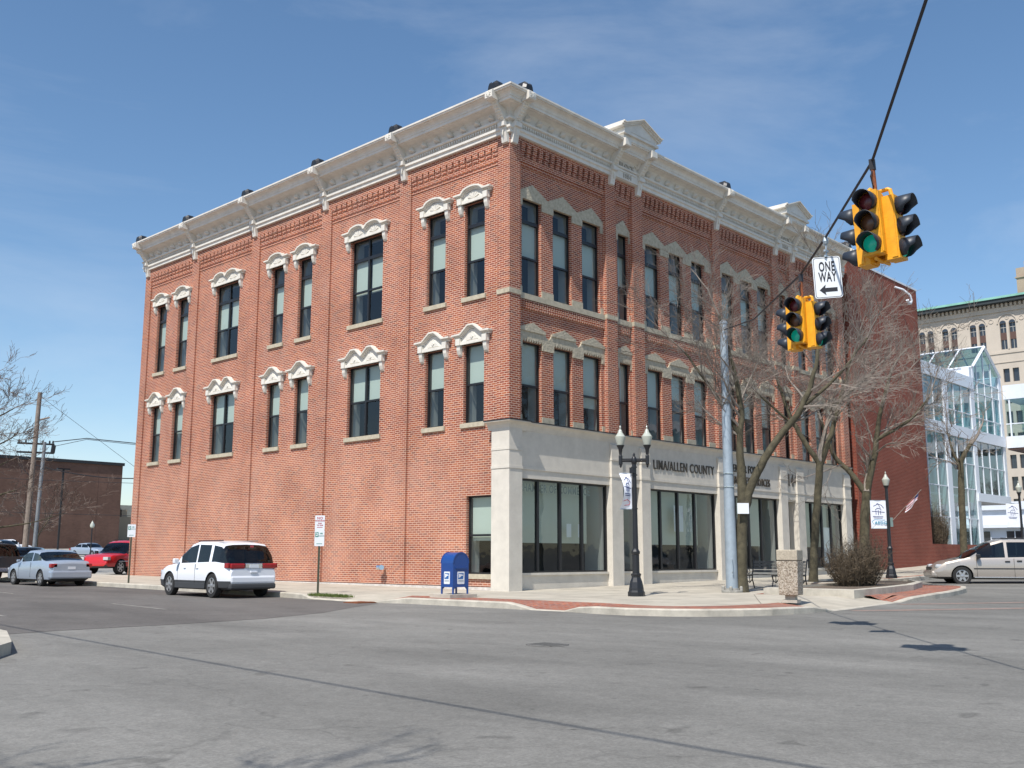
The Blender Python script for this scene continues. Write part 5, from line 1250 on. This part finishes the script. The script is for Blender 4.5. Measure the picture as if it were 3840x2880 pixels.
# parking sign posts
def park_sign(loc, h, signs, label, rz):
    s = empty('sign_post', loc, rz); tag(s, label, 'parking sign')
    mb = MB(); mb.box(-.03, .03, -.015, .015, 0, h); mb.build('post', mat('green_brown_post', (.05, .055, .035), .8), s)
    for kind, z, w_, hh in signs:
        b = empty('sign'); b.parent = s; b.location = (0, -.02, z)
        mb = MB(); mb.prism(rrect(w_, hh, .02), 1, -.003, .003); mb.build('plate', M['signw'], b)
        if kind == 'no':
            for body, zz, sz in (('NO', .13, .10), ('PARKING', .055, .058), ('7AM', -.02, .05), ('TO 9AM', -.075, .045)): text('lettering', body, M['signr'], b, (0, -.006, zz), TX, sz, .001, .002)
            mb = MB(); mb.box(-.08, .08, -.006, -.004, -.14, -.125); mb.build('arrow', M['signr'], b)
        else:
            mb = MB(); mb.box(-w_/2+.02, -w_/2+.11, -.006, -.004, .03, .17); mb.box(-.08, .08, -.006, -.004, -.17, -.155); mb.build('panel', M['signg'], b)
            text('lettering', '2', M['signw'], b, (-w_/2+.065, -.008, .10), TX, .13, .001, .004); text('lettering', 'HR', M['signg'], b, (.05, -.006, .13), TX, .06, .001, .002); text('lettering', 'PARKING', M['signg'], b, (.05, -.006, .06), TX, .038, .001, .001)
    return s
park_sign((-5.3, 2.55, -.06), 2.1, (('no', 2.08, .28, .42), ('hr', 1.64, .28, .46)), 'parking sign post in front of the brick wall behind the white suv', R(-42))
park_sign((-5.25, 14.1, -.05), 2.1, (('hr', 2.02, .28, .46),), 'parking sign post at the far end of the brick wall by the silver sedan', R(-35))

# utility pole group
up_ = empty('utility_pole', (2.55, 43.2, 0.2)); tag(up_, 'wooden utility pole with crossarms at the left behind the parked cars', 'utility pole')
mb = MB(); mb.tube([(-.08, 0, -.1), (.1, 0, 11.0)], [.19, .13], 12); mb.build('pole_shaft', M['wood'], up_)
for z, l0, l1 in ((7.75, -1.0, 1.2), (7.2, -1.0, 1.2)):
    mb = MB(); mb.tube([(l0*.9, -l0*.35, z), (l1*.9, -l1*.35, z)], .06, 4); mb.build('crossarm', M['black'], up_)
mb = MB(); mb.tube([(.0, 0, 9.2), (.7, -.3, 9.45)], .05, 4); mb.build('crossarm', M['wood'], up_)
mb = MB()
for k in (-.9, -.5, .5, .9, 1.1): mb.lathe([(.03, 0), (.06, .08), (.04, .2)], 8, (k*.9, -k*.35, 7.78))
mb.tube([(1., -.4, 7.2), (1.05, -.4, 7.7)], .14, 8); mb.build('insulator', M['black'], up_)
mb = MB()
rnd = random.Random(9)
for k in range(6):
    a = rnd.uniform(-1, 1); mb.tube([(a, -.3*a, 7.3), (a*.7, -.3*a, 6.6-rnd.random()*.5), (.0, 0, 5.6)], .012, 4)
mb.build('loose_cable', M['wire'], up_)
rs_ = MB(); rs_.tube([(0, 0, -.1), (-.0, .0, 7.7)], [.12, .10], 12); o = rs_.build('steel_riser', mat('dull_riser', (.22, .24, .26), .6, .2), loc=(2.25, 41.3, .2)); o.rotation_euler = (0, R(1.2), 0); tag(o, 'bright metal pole leaning close beside the wooden utility pole', 'pole')
lpo = empty('parking_lot_light', (6.15, 47.1, .2)); tag(lpo, 'tall thin black parking lot light with a flat head', 'light pole')
mb = MB(); mb.tube([(0, 0, 0), (0, 0, 6.6)], .07, 8); mb.build('mast', M['black'], lpo)
mb = MB(); mb.box(-.42, .42, -.12, .12, 6.55, 6.65); mb.build('lamp_head', M['black'], lpo)
for k, (x, y, lab) in enumerate(((22.6, 78.1, 'distant black lamp with pale globe right of the tall lot light'), (13.4, 70.5, 'distant pale globe lamp directly beside the tall lot light'))):
    l_ = empty('lot_globe_lamp', (x, y, gz(x, y)-.1)); tag(l_, lab, 'street lamp')
    mb = MB(); mb.tube([(0, 0, 0), (0, 0, 2.9)], .06, 8); mb.build('post', M['black'], l_)
    mb = MB(); mb.lathe([(.08, 2.9), (.2, 3.0), (.22, 3.2), (.12, 3.4), (.02, 3.6)], 12); mb.build('globe', M['lampglass'], l_, smooth=True)
gr_ = 'overhead lines leaving the utility pole'
wire('overhead_line', [(3.5, 42.8, 8.1), (5.3, 42., 8.42), (10, 40, 8.1), (16, 37, 8.0)], .03, 'thick utility line running level from the pole to the brick building', 'wire', gr_)
wire('overhead_line', [(3.5, 42.8, 7.8), (5.3, 42., 8.35), (10, 40, 8.0), (16, 37, 7.9)], .018, 'second utility line just below the thick level one', 'wire', gr_)
wire('overhead_line', [(2.65, 43.2, 11.0), (9, 40.3, 5.9)], .012, 'thin guy line falling diagonally from the utility pole top', 'wire', gr_)
wire('overhead_line', [(2.4, 43.2, 6.7), (8, 40.7, 5.95), (13, 38.5, 6.3)], .035, 'sagging bundled cable before the brown wall top', 'wire', gr_, sag=.25)
wire('overhead_line', [(-30, 60, 7), (2.5, 43.2, 5.7), (13, 38.5, 5.6)], .015, 'thin cable crossing the upper brown wall', 'wire', gr_)
wire('overhead_line', [(-30, 60, 5.0), (2.3, 43.2, 3.65), (13, 38.5, 3.5)], .015, 'thin cable crossing the middle of the brown wall', 'wire', gr_)

# ================================================================== vehicles
def interp(P, x):
    if x <= P[0][0]: return P[0][1]
    for (a, b), (c, d_) in zip(P[:-1], P[1:]):
        if x <= c: t = (x-a)/(c-a); t = t*t*(3-2*t)*.35+t*.65; return b+(d_-b)*t
    return P[-1][1]
def car(name, L_, W_, lower, roof, wheels, r, paint, label, cat, glass=(), ws=None, rw=None, bed=None, trim_z=.36, zb=.24, group=None, trim=None, tumble=.74, dark_low=True, minor=False):
    """local: front = +y. lower/roof: (y, z) lists from rear (-) to front (+)."""
    root = empty(name); tag(root, label, cat, group)
    hl = L_/2; ys = sorted({round(v, 3) for v in [-hl, hl, -hl+.04, hl-.05, -hl+.14, hl-.18]+[p[0] for p in lower+roof]+[g for gg in glass for g in gg]+list(ws or ())+list(rw or ())+[-hl+k*L_/22 for k in range(23)]})
    ys = [y for y in ys if -hl <= y <= hl]; yy = [ys[0]]
    for y in ys[1:]:
        if y-yy[-1] > .025 or y in [g for gg in glass for g in gg]: yy.append(y)
    ys = yy
    def sect(y):
        zl = interp(lower, y); zr = max(zl, interp(roof, y)) if roof[0][0] <= y <= roof[-1][0] else zl
        e = abs(y)/hl; k = 1-.16*max(0, (e-.72)/.28)**2.0; w = W_/2*k; h = zr-zl; t = min(1, h/.3)
        lp_ = lambda a, b: a+(b-a)*t
        up_e = max(0, (e-.93)/.07); zbb = zb+.10*up_e
        wr = w*(1-(1-tumble)*min(1, h/.55))
        return [(0, zbb), (w*.82, zbb), (w*.965, zbb+.07), (w, trim_z+.10), (w*1.0, zl-.26 if zl-.26 > trim_z+.12 else trim_z+.14), (w*.975, zl-.06), (lp_(w*.93, w*.935), zl+lp_(.0, .015)),
                (lp_(w*.86, wr+.035), lp_(zl+.015, zr-.11)), (lp_(w*.72, wr-.03), lp_(zl+.03, zr-.025)), (lp_(w*.45, wr*.62), lp_(zl+.045, zr+.008)), (0, lp_(zl+.055, zr+.02))]
    secs = [sect(y) for y in ys]; np_ = 11; ring_ = []
    vs = []
    for y, s in zip(ys, secs):
        vs += [(x, y, z) for x, z in s]+[(-x, y, z) for x, z in s[-2:0:-1]]
    m_ = 2*np_-2; fs = []; mis = []
    for i in range(len(ys)-1):
        y0, y1 = ys[i], ys[i+1]; ym = (y0+y1)/2
        for k in range(m_):
            fs.append((i*m_+k, i*m_+(k+1) % m_, (i+1)*m_+(k+1) % m_, (i+1)*m_+k))
            kk = k if k < np_-1 else m_-1-k    # mirrored index of segment
            mi = 0
            if kk <= 1 or (trim is not None and kk == 2): mi = 1
            if kk == 6 and any(g0-.001 <= ym <= g1+.001 for g0, g1 in glass): mi = 2
            if ws and ws[0] < ym < ws[1] and kk >= 7: mi = 2
            if rw and rw[0] < ym < rw[1] and kk >= 7: mi = 2
            if rw and rw[0] < ym < rw[1] and kk == 6 and rw[1]-rw[0] < .9 and minor == 'wrap': mi = 2
            mis.append(mi)
    fs.append(tuple(range(m_))[::-1]); mis.append(0); fs.append(tuple((len(ys)-1)*m_+k for k in range(m_))); mis.append(0)
    me = bpy.data.meshes.new('body'); me.from_pydata(vs, [], fs)
    for mt in (paint, M['darkplastic'], M['carglass']): me.materials.append(mt)
    for p, i in zip(me.polygons, mis): p.material_index = i
    bm = bmesh.new(); bm.from_mesh(me); bmesh.ops.recalc_face_normals(bm, faces=bm.faces); bm.to_mesh(me); bm.free()
    tmp = bpy.data.objects.new('tmp_body', me); COL.objects.link(tmp)
    cut = MB()
    for wy in wheels:
        for s in (-1, 1):
            n = 22; R2 = r+.055
            c_ = [(wy+R2*math.cos(2*math.pi*k/n), r+R2*math.sin(2*math.pi*k/n)) for k in range(n)]
            x0, x1 = s*(W_/2-.24), s*(W_/2+.2); cut.prism(c_, 0, min(x0, x1), max(x0, x1))
    if bed: cut.box(-W_/2+.1, W_/2-.1, bed[0], bed[1], bed[2], 3)
    co = cut.build('tmp_cut', M['darkplastic'])
    bo = tmp.modifiers.new('b', 'BOOLEAN'); bo.object = co; bo.operation = 'DIFFERENCE'; bo.solver = 'EXACT'; bo.material_mode = 'TRANSFER'
    dg = bpy.context.evaluated_depsgraph_get(); ev = tmp.evaluated_get(dg); me2 = bpy.data.meshes.new_from_object(ev)
    mats_ = [m.name if m else '' for m in me2.materials]
    gi = [i for i, nme in enumerate(mats_) if nme == M['carglass'].name]
    def part(nm, keep):
        m3 = me2.copy(); b = bmesh.new(); b.from_mesh(m3); bmesh.ops.delete(b, geom=[f for f in b.faces if not keep(f)], context='FACES')
        b.to_mesh(m3); b.free(); m3.polygons.foreach_set('use_smooth', [True]*len(m3.polygons)); m3.set_sharp_from_angle(angle=R(28)); o_ = bpy.data.objects.new(nm, m3); COL.objects.link(o_); o_.parent = root; return o_
    part('body', lambda f: f.material_index not in gi)
    if ws: part('windshield', lambda f: f.material_index in gi and f.calc_center_median().y > ws[0] and abs(f.normal.x) < .62)
    if rw: part('rear_window', lambda f: f.material_index in gi and rw[0]-.01 < f.calc_center_median().y < rw[1]+.01 and (abs(f.normal.x) < .62 or minor == 'wrap'))
    if glass: part('side_window', lambda f: f.material_index in gi and abs(f.normal.x) >= .62 and f.calc_center_median().x > 0 and not (minor == 'wrap' and rw and f.calc_center_median().y < rw[1])); part('side_window', lambda f: f.material_index in gi and abs(f.normal.x) >= .62 and f.calc_center_median().x < 0 and not (minor == 'wrap' and rw and f.calc_center_median().y < rw[1]))
    bpy.data.objects.remove(tmp); bpy.data.objects.remove(co)
    # underside shadow plate + dark cabin
    mb = MB(); mb.box(-W_/2+.28, W_/2-.28, -hl+.3, hl-.3, zb-.02, zb+.25); mb.build('shadow_plate', M['blackrub'], root)
    for wy in wheels:
        for s in (-1, 1):
            wl_ = empty('wheel'); wl_.parent = root; wl_.location = (s*(W_/2-.115), wy, r)
            Tq = lambda x, y, z: (z*s, x, y)
            mb = MB(Tq); mb.lathe([(r*.62, -.1), (r*.95, -.1), (r, -.07), (r, .07), (r*.95, .1), (r*.66, .105), (r*.62, .09)], 26); mb.build('tyre', M['blackrub'], wl_, smooth=True)
            mb = MB(Tq); mb.lathe([(r*.67, .085), (r*.67, .10), (r*.60, .102), (r*.58, .06), (.01, .055)], 26)
            for k in range(6):
                a = k*math.pi/3; ca, sa = math.cos(a), math.sin(a); q_ = [(r*.1, -.05), (r*.60, -.035), (r*.60, .035), (r*.1, .05)]
                mb.prism([(x*ca-y*sa, x*sa+y*ca) for x, y in q_], 2, .06, .098)
            mb.lathe([(.06, .06), (.06, .11), (.02, .115)], 10); mb.build('rim', M['rim'], wl_)
    return root
def cbox(root, nm, ma, x0, x1, y0, y1, z0, z1, mirror=True, bev=.01):
    for s in ((1, -1) if mirror else (1,)):
        mb = MB(); mb.box(min(s*x0, s*x1), max(s*x0, s*x1), y0, y1, z0, z1); o_ = mb.build(nm, ma, root)
        if bev: q = o_.modifiers.new('b', 'BEVEL'); q.width = bev; q.segments = 2

# white crossover, rear three-quarter view
suv = car('parked_suv', 4.74, 1.87, [(-2.37, .80), (-2.33, .86), (-2.2, 1.0), (-1.5, 1.05), (.9, 1.0), (1.25, .98), (1.7, .93), (2.1, .82), (2.3, .68), (2.37, .55)],
    [(-2.34, .86), (-2.2, 1.15), (-1.95, 1.5), (-1.75, 1.62), (-1.2, 1.68), (-.2, 1.70), (.25, 1.62), (.75, 1.32), (1.25, .98)], (-1.42, 1.43), .36, M['white_car'],
    'white crossover parked at the kerb beside the brick wall', 'car', glass=((-2.05, -1.28), (-1.12, -.36), (-.28, .72)), ws=(.30, 1.18), rw=(-2.33, -1.84), trim_z=.40, group='cars parked along the kerb', trim=True, tumble=.80, minor='wrap')
suv.location = (-6.62, 5.85, gz(0, 6)-.15); suv.rotation_euler = (0, 0, R(-1)); suv.scale = (.93, .87, .95)
cbox(suv, 'tail_lamp', M['taill'], .30, .80, -2.385, -2.2, .86, 1.02, bev=.04); cbox(suv, 'side_lamp', M['taill'], .80, .875, -2.33, -2.08, .88, 1.03, bev=.02); cbox(suv, 'lamp_bar', M['chrome'], -.30, .30, -2.39, -2.3, .88, 1.03, False, .02)
cbox(suv, 'licence_plate', M['signw'], -.16, .16, -2.402, -2.385, .89, .99, False, 0)
cbox(suv, 'rear_bumper', M['white_car'], -.79, .79, -2.40, -2.05, .42, .66, False, .06); cbox(suv, 'lower_bumper', M['darkplastic'], -.80, .80, -2.41, -2.05, .26, .43, False, .05)
cbox(suv, 'door_mirror', M['white_car'], .93, 1.10, .78, .92, 1.0, 1.16, bev=.03); cbox(suv, 'roof_rail', M['black'], .60, .63, -1.5, .1, 1.69, 1.72)
cbox(suv, 'cladding', M['darkplastic'], .90, .945, -1.0, 1.0, .26, .43); cbox(suv, 'door_seam', M['blackrub'], .925, .938, -.335, -.32, .45, 1.0, bev=0); cbox(suv, 'door_seam', M['blackrub'], .925, .938, .84, .85, .45, 1.0, bev=0)
cbox(suv, 'door_handle', M['white_car'], .93, .955, -.55, -.4, .86, .9); cbox(suv, 'door_handle', M['white_car'], .93, .955, .3, .45, .86, .9)
cbox(suv, 'tailgate_handle', M['white_car'], -.12, .12, -2.405, -2.36, .74, .79, False)
cbox(suv, 'window_sticker', M['signr'], .0, .12, -2.10, -2.095, 1.5, 1.56, False, 0)
cbox(suv, 'head_lamp', M['headl'], .58, .86, 1.98, 2.24, .66, .8, bev=.04)

# silver sedan
SEDL = [(-2.24, .80), (-2.2, .88), (-2.0, .96), (-1.3, .98), (.9, .92), (1.0, .92), (1.6, .83), (2.0, .72), (2.2, .60), (2.24, .5)]
SEDR = [(-1.75, .95), (-1.2, 1.24), (-.8, 1.38), (-.2, 1.42), (.2, 1.40), (.55, 1.25), (1.05, .92)]
sed = car('parked_sedan', 4.45, 1.72, SEDL, SEDR, (-1.32, 1.30), .31, M['silver_car'], 'silver-blue sedan parked at the kerb ahead of the white crossover', 'car', glass=((-1.25, -.42), (-.34, .6)), ws=(.30, 1.0), rw=(-1.70, -.95), zb=.2, trim_z=.3, group='cars parked along the kerb', tumble=.78)
sed.location = (-6.6, 17.9, gz(0, 18)-.15); sed.scale = (.93,)*3
def sed_bits(c, paint):
    cbox(c, 'tail_lamp', M['taill'], .55, .82, -2.225, -2.0, .72, .88, bev=.03); cbox(c, 'licence_plate', M['signw'], -.15, .15, -2.235, -2.21, .66, .76, False, 0); cbox(c, 'rear_bumper', paint, -.82, .82, -2.28, -1.95, .30, .60, False, .06)
    cbox(c, 'door_mirror', paint, .86, 1.0, .62, .72, .93, 1.03, bev=.03); cbox(c, 'head_lamp', M['headl'], .52, .78, 1.95, 2.13, .58, .70, bev=.04); cbox(c, 'door_seam', M['blackrub'], .852, .863, -.385, -.375, .35, .93, bev=0); cbox(c, 'door_seam', M['blackrub'], .852, .863, .78, .79, .35, .9, bev=0)
sed_bits(sed, M['silver_car'])
# dark pickup
TRL = [(-2.75, .92), (-2.7, 1.05), (-.55, 1.05), (-.5, 1.08), (1.2, 1.05), (1.35, 1.06), (2.2, 1.02), (2.6, .9), (2.72, .7)]
TRR = [(-.62, 1.06), (-.50, 1.5), (-.42, 1.66), (.5, 1.70), (.75, 1.62), (1.4, 1.06)]
def pickup(name, paint, label, **k):
    t = car(name, 5.4, 1.92, TRL, TRR, (-1.7, 1.75), .38, paint, label, 'pickup truck', glass=((-.38, .2), (.28, 1.05)), ws=(.78, 1.34), rw=(-.60, -.45), bed=(-2.6, -.72, .62), zb=.42, trim_z=.5, tumble=.82, **k)
    cbox(t, 'tail_lamp', M['taill'], .8, .93, -2.72, -2.66, .72, 1.0); cbox(t, 'rear_bumper', M['chrome'], -.9, .9, -2.84, -2.66, .46, .62, False); cbox(t, 'licence_plate', M['signw'], -.15, .15, -2.85, -2.83, .5, .6, False, 0)
    cbox(t, 'head_lamp', M['headl'], .62, .88, 2.6, 2.70, .74, .9); cbox(t, 'door_mirror', paint, .96, 1.14, 1.0, 1.1, 1.1, 1.3); return t
trk = pickup('parked_pickup', M['dark_car'], 'dark grey pickup truck cut off by the left edge ahead of the silver sedan', group='cars parked along the kerb')
trk.location = (-6.35, 24.0, gz(0, 25)-.15); trk.scale = (.93,)*3
# red suv in the lot, nose left
red = car('parked_suv', 4.85, 1.9, [(-2.42, .9), (-2.35, 1.05), (-1.5, 1.08), (1.1, 1.05), (1.3, 1.05), (2.0, .98), (2.3, .85), (2.42, .6)],
    [(-2.36, 1.05), (-2.2, 1.5), (-2.0, 1.68), (-1., 1.75), (.1, 1.75), (.4, 1.66), (1.2, 1.05)], (-1.45, 1.45), .38, M['red_car'], 'red suv in the lot behind the far corner of the brick building', 'car', glass=((-2.0, -1.15), (-1.0, -.2), (-.1, .95)), ws=(.45, 1.15), rw=(-2.34, -2.05), zb=.34, trim_z=.45, tumble=.82)
red.location = (3.0, 31.2, gz(3, 31)-.13); red.rotation_euler = (0, 0, R(115))
cbox(red, 'head_lamp', M['headl'], .6, .9, 2.2, 2.42, .74, .9); cbox(red, 'side_strip', M['chrome'], .945, .965, -1.8, 1.6, .66, .70); cbox(red, 'roof_rail', M['black'], .62, .66, -1.9, .1, 1.78, 1.82); cbox(red, 'door_mirror', M['black'], .96, 1.14, .9, 1.02, 1.05, 1.22); cbox(red, 'tail_lamp', M['taill'], .8, .93, -2.42, -2.3, .9, 1.2)
# dark sedan roof behind, silver coupe, more lot cars
def lot_car(paint, label, loc, rz, sc=1.):
    c = car('lot_sedan', 4.45, 1.72, SEDL, SEDR, (-1.32, 1.30), .31, paint, label, 'car', glass=((-1.25, -.42), (-.34, .6)), ws=(.30, 1.0), rw=(-1.70, -.95), zb=.2, trim_z=.3, group='cars in the parking lot', tumble=.78)
    cbox(c, 'head_lamp', M['headl'], .52, .78, 1.95, 2.13, .58, .70, bev=.04); cbox(c, 'tail_lamp', M['taill'], .55, .82, -2.225, -2.0, .72, .88, bev=.03); c.location = loc; c.rotation_euler = (0, 0, rz); return c
lot_car(M['blue_car'], 'black sedan half hidden behind the silver-blue sedan', (-1.2, 33.5, gz(0, 33)-.13), R(150))
lot_car(M['silver_car'], 'small silver coupe alone in the middle of the far lot', (24.8, 83, gz(24.8, 83)-.13), R(-165))
lot_car(M['blue_car'], 'dark teal car behind the silver coupe in the far lot', (34.0, 92, gz(34, 92)-.13), R(-120))
p2 = pickup('lot_pickup', M['white_car'], 'white pickup truck near the tall light pole in the far lot', group='cars in the parking lot'); p2.location = (27.5, 112, gz(27.5, 112)-.13); p2.rotation_euler = (0, 0, R(-100))
p3 = car('parked_suv', 4.85, 1.9, [(-2.42, .9), (-2.35, 1.05), (-1.5, 1.08), (1.1, 1.05), (1.3, 1.05), (2.0, .98), (2.3, .85), (2.42, .6)], [(-2.36, 1.05), (-2.2, 1.5), (-2.0, 1.68), (-1., 1.75), (.1, 1.75), (.4, 1.66), (1.2, 1.05)], (-1.45, 1.45), .38, M['blue_car'], 'dark blue-grey suv left of the white pickup in the lot', 'car', glass=((-2.0, -1.15), (-1.0, -.2), (-.1, .95)), ws=(.45, 1.15), rw=(-2.34, -2.05), zb=.34, trim_z=.45, tumble=.82, group='cars in the parking lot')
p3.location = (17.2, 86, gz(17, 86)-.13); p3.rotation_euler = (0, 0, R(-150))
# champagne minivan on the right
van = car('parked_minivan', 5.1, 1.92, [(-2.55, .9), (-2.5, 1.02), (-2.0, 1.06), (.9, 1.0), (1.2, 1.0), (1.5, .98), (2.05, .86), (2.4, .68), (2.55, .5)],
    [(-2.48, 1.02), (-2.35, 1.45), (-2.2, 1.62), (-1.2, 1.72), (.0, 1.72), (.35, 1.62), (.9, 1.34), (1.62, .98)], (-1.5, 1.52), .345, M['champ'], 'champagne minivan angle-parked at the right edge in front of the glass building', 'minivan', glass=((-2.2, -1.35), (-1.25, -.15), (-.05, .95)), ws=(.40, 1.55), rw=(-2.45, -2.25), zb=.24, trim_z=.36, tumble=.78)
vh = R(122-90); van.rotation_euler = (0, 0, vh)
fwv = Vector((-math.sin(vh), math.cos(vh))); lf = Vector((-math.cos(vh), -math.sin(vh)))
wp = Vector((17.15, -7.5)); cen_ = wp-fwv*1.52-lf*.9; van.location = (cen_.x, cen_.y, gz(cen_.x, 0)-.22)
cbox(van, 'head_lamp', M['headl'], .52, .86, 2.12, 2.44, .62, .78, bev=.05); cbox(van, 'bumper', M['champ'], -.84, .84, 2.2, 2.60, .28, .54, False, .08); cbox(van, 'grille', M['black'], -.4, .4, 2.48, 2.56, .56, .68, False, .02)
cbox(van, 'side_moulding', M['black'], .95, .975, -2.2, 1.1, .60, .64); cbox(van, 'door_mirror', M['black'], .96, 1.16, .86, 1.0, 1.0, 1.16, bev=.03); cbox(van, 'door_handle', M['black'], .955, .98, -.2, -.02, .86, .91); cbox(van, 'door_handle', M['black'], .955, .98, -.62, -.44, .88, .93)
cbox(van, 'door_seam', M['blackrub'], .952, .964, -.345, -.335, .32, 1.0, bev=0); cbox(van, 'door_seam', M['blackrub'], .952, .964, .98, .99, .32, 1.0, bev=0); cbox(van, 'roof_rail', M['black'], .60, .64, -2.0, .0, 1.74, 1.78); cbox(van, 'sill_strip', M['chrome'], .93, .96, -1.1, 1.1, .27, .31)
cbox(van, 'windshield_cowl', M['black'], -.7, .7, 1.5, 1.72, .97, .99, False, .0)
